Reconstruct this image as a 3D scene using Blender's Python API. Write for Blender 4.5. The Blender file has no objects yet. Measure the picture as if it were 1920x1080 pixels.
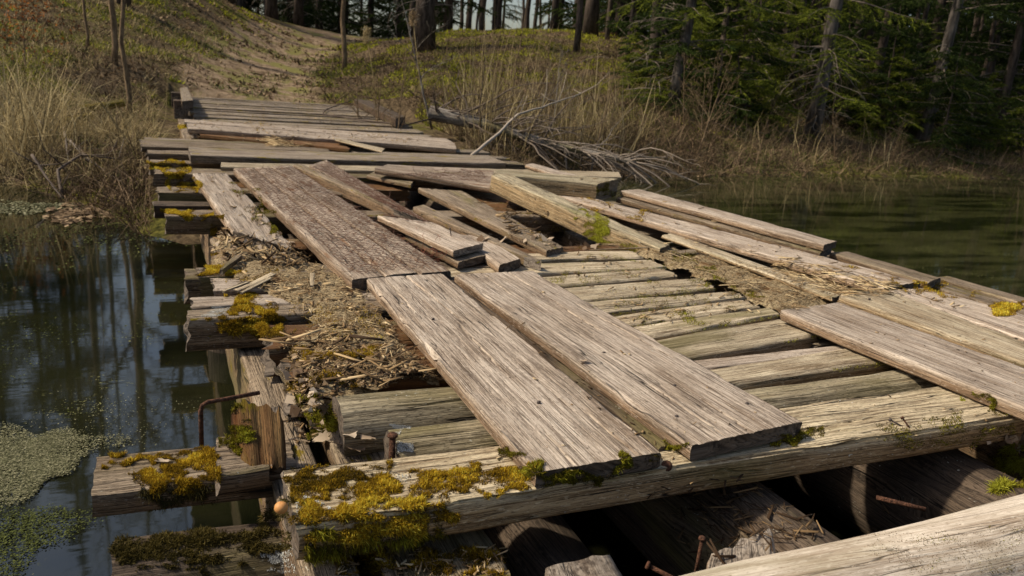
import bpy, math, random, numpy as np
from mathutils import Vector, Matrix, noise, geometry
from mathutils.bvhtree import BVHTree
random.seed(7); rng = np.random.default_rng(7)
SC = bpy.context.scene; COL = SC.collection
R = math.radians
# ---------------------------------------------------------------- camera
F = 1510.0; CH = 0.80; WZ = -0.55           # focal length in photo pixels, eye height over the deck, water level
v1 = Vector((300-960, -(98-540), -F)); v2 = Vector((4500-960, -(415-540), -F))
AY = v1.normalized(); AX = (v2 - AY*v2.dot(AY)).normalized(); AZ = AX.cross(AY)
MW = Matrix((AX, AY, AZ))                    # camera space -> world
cd = bpy.data.cameras.new('camera'); cam = bpy.data.objects.new('camera', cd); COL.objects.link(cam)
cam.matrix_world = Matrix.Translation((0, 0, CH)) @ MW.to_4x4()
cd.sensor_width = 36; cd.lens = F/1920*36; cd.clip_start = .05; cd.clip_end = 2000
cd.dof.use_dof = True; cd.dof.focus_distance = 2.1; cd.dof.aperture_fstop = 7.0
SC.camera = cam
# ---------------------------------------------------------------- light
SUN_DIR = Vector((-.66, .24, .74)).normalized()
w = bpy.data.worlds.new('World'); SC.world = w; w.use_nodes = True
nt = w.node_tree; bg = nt.nodes['Background']
sky = nt.nodes.new('ShaderNodeTexSky'); sky.sky_type = 'NISHITA'; sky.sun_disc = False
sky.sun_elevation = math.asin(SUN_DIR.z); sky.sun_rotation = math.atan2(SUN_DIR.x, SUN_DIR.y)
sky.air_density = 1.0; sky.dust_density = 2.5; sky.ozone_density = 1.0
nt.links.new(sky.outputs[0], bg.inputs[0]); bg.inputs[1].default_value = .12
sl = bpy.data.lights.new('sun', 'SUN'); sl.energy = 4.8; sl.angle = R(3.0); sl.color = (1, .91, .76)
so = bpy.data.objects.new('sun', sl); COL.objects.link(so)
so.rotation_euler = SUN_DIR.to_track_quat('Z', 'Y').to_euler()
SC.view_settings.view_transform = 'Standard'; SC.view_settings.look = 'None'
SC.view_settings.exposure = 0.05; SC.view_settings.use_white_balance = True; SC.view_settings.white_balance_temperature = 7050; SC.view_settings.gamma = 1; SC.view_settings.use_curve_mapping = False
SC.cycles.use_denoising = True; SC.cycles.max_bounces = 6; SC.cycles.transparent_max_bounces = 8
SC.cycles.caustics_reflective = False; SC.cycles.caustics_refractive = False

# ---------------------------------------------------------------- helpers
def ray(px, py): return MW @ Vector((px-960, -(py-540), -F))
def at(px, py, z=0.0):
    r = ray(px, py); t = (z-CH)/r.z; return Vector((r.x*t, r.y*t, z))
def aty(px, py, y):
    r = ray(px, py); t = y/r.y; return Vector((r.x*t, y, CH+r.z*t))
def fn(x, y=0., z=0.): return noise.noise((x, y, z))
def tag(o, label=None, cat=None, group=None, kind=None):
    if label: o['label'] = label
    if cat: o['category'] = cat
    if group: o['group'] = group
    if kind: o['kind'] = kind
    return o
def thing(name, label, cat, loc=(0, 0, 0), group=None):
    o = bpy.data.objects.new(name, None); COL.objects.link(o); o.location = loc; o.empty_display_size = .1
    return tag(o, label, cat, group)
BV = []; BF = []; BOFF = [0]
def link(name, V, Fc, mats, parent=None, uv=None, midx=None, col=None, smooth=True, bvh=False, origin=None):
    """V world coords (N,3) array; Fc list of tuples or (M,k) array"""
    V = np.asarray(V, dtype=np.float64)
    org = np.array(origin if origin is not None else [V[:, 0].mean(), V[:, 1].mean(), V[:, 2].min()])
    me = bpy.data.meshes.new(name)
    if isinstance(Fc, np.ndarray):
        k = Fc.shape[1]; n = len(Fc)
        me.vertices.add(len(V)); me.vertices.foreach_set('co', (V-org).astype(np.float32).ravel())
        me.loops.add(n*k); me.loops.foreach_set('vertex_index', Fc.astype(np.int32).ravel())
        me.polygons.add(n); me.polygons.foreach_set('loop_start', np.arange(n, dtype=np.int32)*k)
        me.update(calc_edges=True)
    else:
        me.from_pydata((V-org).tolist(), [], Fc)
    for m in (mats if isinstance(mats, (list, tuple)) else [mats]): me.materials.append(m)
    if midx is not None: me.polygons.foreach_set('material_index', np.asarray(midx, dtype=np.int32))
    if smooth: me.polygons.foreach_set('use_smooth', np.ones(len(me.polygons), dtype=bool))
    if uv is not None:
        l = me.uv_layers.new(name='UVMap'); li = np.empty(len(me.loops), dtype=np.int32)
        me.loops.foreach_get('vertex_index', li)
        l.data.foreach_set('uv', np.asarray(uv, dtype=np.float32)[li].ravel())
    if col is not None:
        a = me.attributes.new('tint', 'FLOAT', 'POINT'); a.data.foreach_set('value', np.asarray(col, dtype=np.float32))
    o = bpy.data.objects.new(name, me); COL.objects.link(o)
    if parent is not None:
        o.parent = parent
        pl = Vector((0, 0, 0)); p = parent
        while p is not None: pl += p.location; p = p.parent
        o.location = Vector(org) - pl
    else: o.location = org
    if bvh:
        BV.extend(V.tolist()); BF.extend([tuple(int(i)+BOFF[0] for i in f) for f in Fc]); BOFF[0] += len(V)
    return o

# ---------------------------------------------------------------- materials
def nodes(name, rough=.85, spec=.3):
    m = bpy.data.materials.new(name); m.use_nodes = True; t = m.node_tree
    b = t.nodes['Principled BSDF']; b.inputs['Roughness'].default_value = rough
    b.inputs['Specular IOR Level'].default_value = spec
    return m, t, b
def N(t, typ, **kw):
    n = t.nodes.new(typ)
    for k, v in kw.items():
        if k.startswith('i_'): n.inputs[int(k[2:])].default_value = v
        else: setattr(n, k, v)
    return n
def M_(t, op, a, b=None, c=None, clamp=False):
    n = t.nodes.new('ShaderNodeMath'); n.operation = op; n.use_clamp = clamp
    for i, x in enumerate((a, b, c)):
        if x is None: continue
        if isinstance(x, (int, float)): n.inputs[i].default_value = x
        else: t.links.new(x, n.inputs[i])
    return n.outputs[0]
def mixc(t, f, a, b, mode='MIX'):
    n = t.nodes.new('ShaderNodeMix'); n.data_type = 'RGBA'; n.blend_type = mode
    for s, x in ((0, f), (6, a), (7, b)):
        if isinstance(x, (int, float)): n.inputs[s].default_value = x
        elif isinstance(x, tuple): n.inputs[s].default_value = (*x, 1)
        else: t.links.new(x, n.inputs[s])
    return n.outputs[2]
def smooth(t, v, lo, hi):
    n = t.nodes.new('ShaderNodeMapRange'); n.interpolation_type = 'SMOOTHSTEP'
    t.links.new(v, n.inputs[0]); n.inputs[1].default_value = lo; n.inputs[2].default_value = hi
    return n.outputs[0]
def nz(t, vec, sx, sy, sz=1., det=4., rough=.6, off=0.):
    mp = N(t, 'ShaderNodeMapping'); mp.inputs['Scale'].default_value = (sx, sy, sz); mp.inputs['Location'].default_value = (off, off*1.7, off)
    t.links.new(vec, mp.inputs[0])
    n = N(t, 'ShaderNodeTexNoise'); n.inputs['Scale'].default_value = 1; n.inputs['Detail'].default_value = det; n.inputs['Roughness'].default_value = rough
    t.links.new(mp.outputs[0], n.inputs['Vector']); return n.outputs[0]
def wood(name, light, dark, algae=(.17, .145, .06), algae_amt=.15, crack=1., moss_amt=0., rot=0., bump=.5, lichen=.3, end=False):
    m, t, b = nodes(name, .82, .25)
    uv = N(t, 'ShaderNodeUVMap'); oi = N(t, 'ShaderNodeObjectInfo')
    cx = N(t, 'ShaderNodeCombineXYZ'); t.links.new(M_(t, 'MULTIPLY', oi.outputs['Random'], 60.), cx.inputs[0]); t.links.new(M_(t, 'MULTIPLY', oi.outputs['Random'], 37.), cx.inputs[1])
    add = N(t, 'ShaderNodeVectorMath', operation='ADD'); t.links.new(uv.outputs[0], add.inputs[0]); t.links.new(cx.outputs[0], add.inputs[1])
    P = add.outputs[0]
    wob = nz(t, P, 1.5, 5, det=2)                       # the grain wanders sideways
    sx = N(t, 'ShaderNodeSeparateXYZ'); t.links.new(P, sx.inputs[0])
    vy = M_(t, 'ADD', sx.outputs[1], M_(t, 'MULTIPLY', wob, .022))
    cb = N(t, 'ShaderNodeCombineXYZ'); t.links.new(sx.outputs[0], cb.inputs[0]); t.links.new(vy, cb.inputs[1]); G = cb.outputs[0]
    if end:
        fine = nz(t, G, 60, 60, det=4); mid = nz(t, G, 20, 20, det=3)
    else:
        fine = nz(t, G, 7, 330, det=5, rough=.7); mid = nz(t, G, 2.2, 85, det=4, rough=.65)
    blot = nz(t, P, 3.2, 7, det=4, off=11.)
    big = nz(t, P, .9, 3.0, det=3, off=23.)
    s = M_(t, 'ADD', M_(t, 'MULTIPLY', fine, .6), M_(t, 'MULTIPLY', mid, .4))
    s = smooth(t, s, .38, .58)
    c = mixc(t, s, dark, light)
    tone = smooth(t, blot, .3, .75)
    c = mixc(t, M_(t, 'MULTIPLY', tone, .7), c, mixc(t, 1., c, (.50, .44, .38), 'MULTIPLY'))
    st = smooth(t, nz(t, P, 1.1, 14, det=5, rough=.7, off=17.), .52, .66)
    c = mixc(t, M_(t, 'MULTIPLY', st, .55), c, mixc(t, 1., c, (.42, .33, .25), 'MULTIPLY'))
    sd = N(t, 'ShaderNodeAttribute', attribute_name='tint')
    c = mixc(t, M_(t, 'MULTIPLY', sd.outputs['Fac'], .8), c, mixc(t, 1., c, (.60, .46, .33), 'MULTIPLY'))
    # lengthwise checks and cracks
    cn = nz(t, G, .8, 22, det=2.5, off=3.)
    cr = M_(t, 'ABSOLUTE', M_(t, 'SUBTRACT', cn, .5))
    crl = M_(t, 'SUBTRACT', 1., smooth(t, cr, .001, .008))
    gate = smooth(t, nz(t, P, .8, 2.5, det=2, off=31.), .42, .55)
    crack_f = M_(t, 'MULTIPLY', M_(t, 'MULTIPLY', crl, gate), crack, clamp=True)
    cn2 = nz(t, G, 1.8, 60, det=2, off=7.)
    cr2 = M_(t, 'SUBTRACT', 1., smooth(t, M_(t, 'ABSOLUTE', M_(t, 'SUBTRACT', cn2, .5)), .004, .02))
    gate2 = smooth(t, nz(t, P, 2.5, 9, det=2, off=41.), .5, .62)
    crack2 = M_(t, 'MULTIPLY', M_(t, 'MULTIPLY', cr2, gate2), .6*crack, clamp=True)
    c = mixc(t, crack2, c, (dark[0]*.4, dark[1]*.35, dark[2]*.3))
    c = mixc(t, crack_f, c, (.012, .009, .007))
    # pores, pits and grit
    pit = nz(t, G, 55, 420, det=2, rough=.6, off=91.); pf = smooth(t, pit, .58, .68)
    c = mixc(t, M_(t, 'MULTIPLY', pf, .75), c, (dark[0]*.5, dark[1]*.45, dark[2]*.4))
    pal = nz(t, P, 40, 130, det=3, rough=.7, off=97.)
    c = mixc(t, M_(t, 'MULTIPLY', smooth(t, pal, .56, .66), .3), c, (min(1, light[0]*1.35), min(1, light[1]*1.35), min(1, light[2]*1.35)))
    # knots
    vor = N(t, 'ShaderNodeTexVoronoi'); mp = N(t, 'ShaderNodeMapping'); mp.inputs['Scale'].default_value = (1.3, 5.2, 1); t.links.new(P, mp.inputs[0]); t.links.new(mp.outputs[0], vor.inputs['Vector']); vor.inputs['Scale'].default_value = 1
    kn = M_(t, 'SUBTRACT', 1., smooth(t, vor.outputs[0], .03, .085))
    c = mixc(t, M_(t, 'MULTIPLY', kn, .75), c, (dark[0]*.45, dark[1]*.38, dark[2]*.3))
    # algae, moss stain, lichen flecks
    if algae_amt > 0:
        al = smooth(t, M_(t, 'ADD', big, M_(t, 'MULTIPLY', fine, .12)), .66-algae_amt*.42, .8-algae_amt*.3)
        c = mixc(t, M_(t, 'MULTIPLY', al, .75), c, mixc(t, s, (algae[0]*.5, algae[1]*.5, algae[2]*.5), algae))
    if moss_amt > 0:
        mo = smooth(t, nz(t, P, 4, 11, det=6, rough=.7, off=51.), .63-moss_amt*.3, .69-moss_amt*.3)
        c = mixc(t, mo, c, mixc(t, fine, (.07, .055, .008), (.26, .19, .02)))
    if rot > 0:
        ro = smooth(t, nz(t, P, 3, 16, det=5, off=61.), .6-rot*.3, .72-rot*.3)
        c = mixc(t, M_(t, 'MULTIPLY', ro, .8), c, mixc(t, mid, (.05, .022, .01), (.24, .11, .045)))
    if lichen > 0:
        ln = nz(t, P, 70, 90, det=2, off=71.); lg = nz(t, P, 5, 9, det=3, off=81.)
        lf = M_(t, 'MULTIPLY', smooth(t, ln, .64, .70), smooth(t, lg, .62-lichen*.2, .72-lichen*.2))
        c = mixc(t, M_(t, 'MULTIPLY', lf, .8), c, (.55, .56, .5))
    val = M_(t, 'ADD', M_(t, 'MULTIPLY', oi.outputs['Random'], .28), .86)
    hs = N(t, 'ShaderNodeHueSaturation'); t.links.new(val, hs.inputs['Value']); t.links.new(c, hs.inputs['Color']); hs.inputs['Saturation'].default_value = 1.06
    t.links.new(hs.outputs[0], b.inputs['Base Color'])
    h = M_(t, 'ADD', M_(t, 'MULTIPLY', fine, .5), M_(t, 'MULTIPLY', mid, .9))
    h = M_(t, 'SUBTRACT', h, M_(t, 'MULTIPLY', crack_f, 1.6))
    h = M_(t, 'SUBTRACT', h, M_(t, 'MULTIPLY', crack2, .6)); h = M_(t, 'SUBTRACT', h, M_(t, 'MULTIPLY', pf, .35))
    bp = N(t, 'ShaderNodeBump'); bp.inputs['Strength'].default_value = bump; bp.inputs['Distance'].default_value = .010
    t.links.new(h, bp.inputs['Height']); t.links.new(bp.outputs[0], b.inputs['Normal'])
    return m
W_GREY = wood('weathered_grey_oak', (.64, .555, .47), (.125, .09, .066), algae_amt=.0, bump=.6)
W_TAN = wood('weathered_tan_pine', (.66, .575, .43), (.14, .10, .062), algae_amt=.18, bump=.55)
W_BEAM = wood('beam_pine', (.68, .585, .42), (.125, .086, .05), algae_amt=.18, moss_amt=.0, bump=.7, lichen=.5)
W_DARK = wood('wet_dark_wood', (.15, .115, .088), (.022, .016, .012), algae_amt=.1, bump=.8, lichen=.4)
W_OLD = wood('old_brown_wood', (.40, .325, .245), (.06, .043, .03), algae_amt=.2, moss_amt=.12, bump=.8, lichen=.4)
W_ROT = wood('rotten_wood', (.33, .24, .15), (.055, .035, .02), algae_amt=.2, rot=.75, bump=1., moss_amt=.1)
W_LOG = wood('grey_log', (.52, .455, .33), (.085, .068, .045), algae=(.19, .16, .065), algae_amt=.35, bump=.8, lichen=.6)
W_TIMBER = wood('mossy_grey_timber', (.66, .58, .42), (.10, .085, .055), algae=(.13, .13, .05), algae_amt=.25, bump=.8, lichen=.6)
W_ROTRED = wood('crumbling_red_rot', (.34, .17, .08), (.05, .028, .016), algae_amt=.08, rot=.5, bump=1., crack=.7, moss_amt=.25)
W_FAR = wood('far_deck_wood', (.38, .325, .265), (.07, .052, .04), algae_amt=.12, moss_amt=.2, bump=.5)
W_PALE = wood('bleached_log', (.68, .62, .54), (.40, .33, .26), algae_amt=.25, bump=.35, lichen=.0, crack=.8)
W_WIRED = wood('wired_board_wood', (.52, .44, .36), (.12, .08, .06), algae_amt=.03, rot=.12, bump=.7)
W_END = wood('end_grain', (.17, .14, .115), (.045, .036, .03), algae_amt=.0, crack=.5, bump=.8, end=True)
W_ENDG = wood('end_grain_pale', (.30, .26, .22), (.10, .08, .065), algae_amt=.0, crack=.5, bump=.8, end=True)
W_BIRCH = wood('birch_bark', (.34, .31, .28), (.05, .042, .036), algae_amt=.35, bump=.5, lichen=.4)
def tint_mat(name, c0, c1, rough=.8, trans=0., spec=.2, mid=None, mid2=None):
    m, t, b = nodes(name, rough, spec)
    a = N(t, 'ShaderNodeAttribute', attribute_name='tint')
    r = N(t, 'ShaderNodeValToRGB'); t.links.new(a.outputs['Fac'], r.inputs[0])
    r.color_ramp.elements[0].color = (*c0, 1); r.color_ramp.elements[1].color = (*c1, 1)
    if mid: e = r.color_ramp.elements.new(.5); e.color = (*mid, 1)
    if mid2: e = r.color_ramp.elements.new(.75); e.color = (*mid2, 1)
    t.links.new(r.outputs[0], b.inputs['Base Color'])
    if trans > 0:
        tr = N(t, 'ShaderNodeBsdfTranslucent'); t.links.new(r.outputs[0], tr.inputs[0])
        mx = N(t, 'ShaderNodeMixShader'); mx.inputs[0].default_value = trans
        t.links.new(b.outputs[0], mx.inputs[1]); t.links.new(tr.outputs[0], mx.inputs[2])
        t.links.new(mx.outputs[0], t.nodes['Material Output'].inputs[0])
    return m
MOSS = tint_mat('orange_green_moss', (.045, .035, .008), (.72, .64, .10), trans=.35, mid=(.30, .18, .018), mid2=(.62, .42, .035), spec=.05)
MOSSG = tint_mat('green_moss', (.04, .038, .006), (.52, .54, .08), trans=.35, mid=(.16, .13, .015), mid2=(.34, .33, .03), spec=.05)
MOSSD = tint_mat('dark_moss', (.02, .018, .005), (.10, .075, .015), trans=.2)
CHIP = tint_mat('wood_chips', (.04, .024, .014), (.62, .50, .31), mid=(.22, .145, .075), mid2=(.42, .31, .18), spec=.1)
CRUMB = tint_mat('dark_crumbs', (.025, .016, .01), (.20, .14, .07), spec=.05)
LEAF = tint_mat('dead_leaf', (.16, .10, .06), (.55, .46, .36), trans=.25, mid=(.36, .27, .19))
LITTER = tint_mat('leaf_litter', (.04, .025, .014), (.36, .26, .16), trans=.2, mid=(.14, .09, .05))
STRAW = tint_mat('dry_grass', (.12, .09, .045), (.58, .48, .28), trans=.35, mid=(.33, .26, .13))
GRASS = tint_mat('green_grass', (.04, .055, .012), (.20, .24, .06), trans=.35)
HILLMOSS = tint_mat('hill_moss', (.07, .085, .010), (.50, .50, .045), trans=.35)
NEEDLE = tint_mat('spruce_needles', (.012, .022, .007), (.06, .09, .018), trans=.25, mid=(.028, .045, .010), spec=.1)
NEEDLEL = tint_mat('young_spruce_needles', (.03, .045, .009), (.27, .30, .04), trans=.4, mid=(.10, .13, .018), spec=.1)
BRUSH = tint_mat('dark_brush', (.025, .017, .010), (.24, .17, .11), mid=(.085, .058, .036), spec=.05)
LICH = tint_mat('white_lichen', (.20, .205, .19), (.55, .56, .53), rough=1., spec=0.)
TWIG = tint_mat('dead_twig', (.07, .05, .04), (.34, .29, .24))
RUSTLEAF = tint_mat('rusty_beech_leaf', (.12, .035, .012), (.42, .17, .05), trans=.4)
def bark(name, light, dark, sx=9, sz=2.2, moss=.0):
    m, t, b = nodes(name, .9, .15)
    tc = N(t, 'ShaderNodeTexCoord'); P = tc.outputs['Object']
    a = nz(t, P, sx, sx, sz, det=6, rough=.7); g = nz(t, P, 1.3, 1.3, .5, det=3, off=9.)
    c = mixc(t, smooth(t, a, .35, .65), dark, light)
    c = mixc(t, smooth(t, g, .6-moss, .75-moss), c, (.06, .065, .02))
    t.links.new(c, b.inputs['Base Color'])
    bp = N(t, 'ShaderNodeBump'); bp.inputs['Strength'].default_value = .8; bp.inputs['Distance'].default_value = .03
    t.links.new(a, bp.inputs['Height']); t.links.new(bp.outputs[0], b.inputs['Normal'])
    return m
B_SPRUCE = bark('spruce_bark', (.11, .085, .07), (.03, .023, .018))
B_GREY = bark('grey_spruce_bark', (.17, .148, .13), (.05, .042, .036))
B_PALE = bark('pale_lichened_bark', (.30, .27, .24), (.09, .075, .06), sx=14, sz=4)
B_YOUNG = bark('young_brown_bark', (.25, .18, .11), (.09, .06, .035), sx=25, sz=6)
B_RUST = bark('rusted_iron', (.20, .095, .06), (.055, .03, .022), sx=120, sz=120)
def plain(name, c, rough=.6, spec=.4):
    m, t, b = nodes(name, rough, spec)
    P = N(t, 'ShaderNodeTexCoord').outputs['Object']; a = nz(t, P, 60, 60, 60)
    t.links.new(mixc(t, a, (c[0]*.7, c[1]*.65, c[2]*.6), c), b.inputs['Base Color']); return m
# ground
def ground_mat():
    m, t, b = nodes('forest_floor', .95, .1)
    P = N(t, 'ShaderNodeNewGeometry').outputs['Position']
    f = nz(t, P, 14, 14, 14, det=8, rough=.75); g = nz(t, P, .9, .9, .9, det=5, off=5.); g2 = nz(t, P, .5, .5, .5, det=6, rough=.65, off=15.)
    c = mixc(t, smooth(t, f, .35, .68), (.035, .024, .014), (.20, .145, .085))
    c = mixc(t, M_(t, 'MULTIPLY', smooth(t, g2, .47, .6), .9), c, mixc(t, smooth(t, f, .35, .65), (.035, .038, .008), (.17, .16, .028)))
    a = N(t, 'ShaderNodeAttribute', attribute_name='tint')    # trodden path = 1
    pathc = mixc(t, smooth(t, nz(t, P, 5, 5, 5, det=7, off=25., rough=.7), .38, .62), (.12, .08, .05), (.33, .245, .165))
    pathc = mixc(t, smooth(t, nz(t, P, 1.2, 1.2, 1.2, det=5, off=35.), .5, .62), pathc, (.19, .175, .06))
    c = mixc(t, smooth(t, M_(t, 'ADD', a.outputs['Fac'], M_(t, 'MULTIPLY', M_(t, 'SUBTRACT', g, .5), .6)), .35, .65), c, pathc)
    t.links.new(c, b.inputs['Base Color'])
    bp = N(t, 'ShaderNodeBump'); bp.inputs['Strength'].default_value = 1; bp.inputs['Distance'].default_value = .06
    t.links.new(f, bp.inputs['Height']); t.links.new(bp.outputs[0], b.inputs['Normal'])
    return m
def water_mat():
    m, t, b = nodes('pond_water', .04, .5)
    P = N(t, 'ShaderNodeNewGeometry').outputs['Position']
    b.inputs['IOR'].default_value = 1.9
    a = nz(t, P, 1.2, 1.2, 1.2, det=6, off=3.); f = nz(t, P, 9, 24, 9, det=4, off=8.)
    c = mixc(t, smooth(t, a, .4, .62), (.003, .004, .002), (.013, .014, .006))
    sx = N(t, 'ShaderNodeSeparateXYZ'); t.links.new(P, sx.inputs[0])
    # silt hangs in the shallow open pond on the right
    silt = smooth(t, M_(t, 'ADD', sx.outputs[0], M_(t, 'MULTIPLY', M_(t, 'SUBTRACT', a, .5), 3.)), 3.2, 6.5)
    c = mixc(t, M_(t, 'MULTIPLY', silt, .9), c, mixc(t, smooth(t, nz(t, P, .7, 3.2, 1, det=6, off=18.), .38, .62), (.008, .010, .003), (.046, .047, .018)))
    t.links.new(c, b.inputs['Base Color'])
    # duckweed flecks
    v = nz(t, P, 75, 75, 75, det=2, off=28.); g = nz(t, P, 1.6, 1.6, 1.6, det=5, off=38.)
    fl = M_(t, 'MULTIPLY', smooth(t, v, .62, .65), smooth(t, g, .54, .70))
    dw = N(t, 'ShaderNodeBsdfDiffuse'); t.links.new(mixc(t, smooth(t, nz(t, P, 30, 30, 30, det=1), .4, .6), (.07, .085, .02), (.22, .22, .10)), dw.inputs[0])
    mx = N(t, 'ShaderNodeMixShader'); t.links.new(fl, mx.inputs[0]); t.links.new(b.outputs[0], mx.inputs[1]); t.links.new(dw.outputs[0], mx.inputs[2])
    t.links.new(mx.outputs[0], t.nodes['Material Output'].inputs[0])
    bp = N(t, 'ShaderNodeBump'); bp.inputs['Strength'].default_value = .03; bp.inputs['Distance'].default_value = .012
    t.links.new(nz(t, P, 2.2, 9, 1, det=3, off=44.), bp.inputs['Height']); t.links.new(bp.outputs[0], b.inputs['Normal'])
    return m

# ---------------------------------------------------------------- plank / log builders
def plank(name, A, B, C, D, th, mat, parent=None, amp=.003, rag=.006, bow=0., r=.005, chip=.006, end=None, bvh=True, nu=None, twist=0., cutn=None, cutf=None, seed=None, kt=None, cracks=()):
    """A,B = the two corners of one end, C,D = the other end (A-D and B-C are the long sides), top face."""
    A, B, C, D = (Vector(p) for p in (A, B, C, D))
    ax = ((C+D)/2-(A+B)/2); L = ax.length; ax.normalize()
    wd = (B-A).normalized(); up = wd.cross(ax) if wd.cross(ax).z > 0 else ax.cross(wd); up.normalize()
    flip = wd.cross(ax).z < 0
    W = max((B-A).length, (C-D).length)
    if seed is None: seed = (A.x*13.1+A.y*7.7+C.x*3.3) % 50
    nu = nu or int(min(150, max(8, L/.03)))
    kt = kt or int(min(22, max(5, W/.02)))
    # ring in (t across 0..1, depth) pairs
    ring = [(0, r)] + [(max(0, min(1, x)), 0.) for x in [r/W] + [i/kt for i in range(1, kt)] + [1-r/W]] + [(1, r)]
    ns = max(2, int(th/.022))
    ring += [(1, r+(th-2*r)*i/ns) for i in range(1, ns+1)] + [(1-r/W, th)] + [(.66, th), (.33, th)] + [(r/W, th)]
    ring += [(0, th-r-(th-2*r)*i/ns) for i in range(0, ns)] + [(0, r)]
    m = len(ring); V = np.zeros(((nu+1)*m, 3)); UV = np.zeros(((nu+1)*m, 2))
    per = [0.]
    for j in range(1, m):
        per.append(per[-1]+math.hypot((ring[j][0]-ring[j-1][0])*W, ring[j][1]-ring[j-1][1]))
    for i in range(nu+1):
        s = i/nu
        for j, (tt, dd) in enumerate(ring):
            # ragged ends
            e0 = rag*(fn(tt*W*45+seed, 3., dd*40)+.6*fn(tt*W*150+seed, 9.)) + (cutn(tt, seed) if cutn else 0)
            e1 = rag*(fn(tt*W*45+seed, 13., dd*40)+.6*fn(tt*W*150+seed, 19.)) + (cutf(tt, seed) if cutf else 0)
            u = e0+(L-e1-e0)*s; ss = u/L
            pl = A.lerp(D, ss); pr = B.lerp(C, ss)
            lw = .006*fn(u*1.7, seed, 1.)+.0025*fn(u*9, seed, 5.); rw = .006*fn(u*1.7, seed, 2.)+.0025*fn(u*9, seed, 6.)
            p = pl.lerp(pr, tt)
            edge = lw*(1-tt)+rw*tt
            # chipped arrises
            ch = 0.
            if dd <= r+1e-6 and (tt < .03 or tt > .97):
                c = fn(u*6, seed, 8. if tt < .5 else 9.); ch = chip*max(0, c-.05)*3
            cj = (j % (m-1))
            rel = amp*(fn(u*2.5, per[cj]*34+seed, seed)+.5*fn(u*7, per[cj]*90+seed, seed))
            side = 1. if tt > .5 else -1.
            q = p + wd*(edge) - up*(dd+ch*.8)
            if dd < 1e-6:
                for t0, s0, t1, s1, dep in cracks:
                    if s0 < ss < s1:
                        f = (ss-s0)/(s1-s0); tc = t0+(t1-t0)*f+.012*fn(ss*9, seed, 2.)+.005*fn(ss*40, seed, 3.)
                        if abs(tt-tc) <= .5/kt+1e-9: q -= up*dep*min(1, 4*min(f, 1-f)+.25); q += wd*(tc-tt)*W*.9
            if dd < 1e-6: q += up*rel
            elif tt <= .001 or tt >= .999: q += wd*side*(rel*1.5-ch*.7)
            q += up*(-bow*4*ss*(1-ss) + .004*fn(u*.9, seed, 4.) + twist*(tt-.5)*ss)
            k = i*m+j; V[k] = q; UV[k] = (u, per[j])
    Fc = []; mi = []
    for i in range(nu):
        for j in range(m-1):
            a = i*m+j; q = (a, a+1, a+1+m, a+m)
            Fc.append(q if not flip else q[::-1]); mi.append(0)
    # end caps
    extra = []; ue = []
    for s, base in ((0, 0), (1, nu*m)):
        c = V[base:base+m-1].mean(axis=0); ci = len(V)+len(extra); dirn = np.array(ax)*(1 if s == 0 else -1)
        inner = []
        dup = []
        for j in range(m-1):
            dup.append(len(V)+len(extra)); extra.append(V[base+j]); tt, dd = ring[j]; ue.append((tt*W, dd))
        for j in range(m-1):
            inner.append(len(V)+len(extra)); tt, dd = ring[j]
            p = V[base+j]*.72+c*.28 + dirn*.004*abs(fn(tt*W*60+seed, dd*70, s*7.)); extra.append(p); ue.append((tt*W*.72, dd*.72))
        ci = len(V)+len(extra); extra.append(c+dirn*.003); ue.append((W/2, th/2))
        for j in range(m-1):
            j2 = (j+1) % (m-1)
            q = (dup[j], inner[j], inner[j2], dup[j2]); tr = (inner[j], ci, inner[j2])
            if (s == 1) != flip: q = q[::-1]; tr = tr[::-1]
            Fc += [q, tr]; mi += [1, 1]
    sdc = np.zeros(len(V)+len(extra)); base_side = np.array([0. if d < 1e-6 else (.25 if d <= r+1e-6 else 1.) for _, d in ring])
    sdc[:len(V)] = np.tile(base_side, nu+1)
    V = np.vstack([V, np.array(extra)]); UV = np.vstack([UV, np.array(ue)])
    return link(name, V, Fc, [mat, end or W_END], parent, uv=UV, midx=mi, bvh=bvh, col=sdc)

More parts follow.
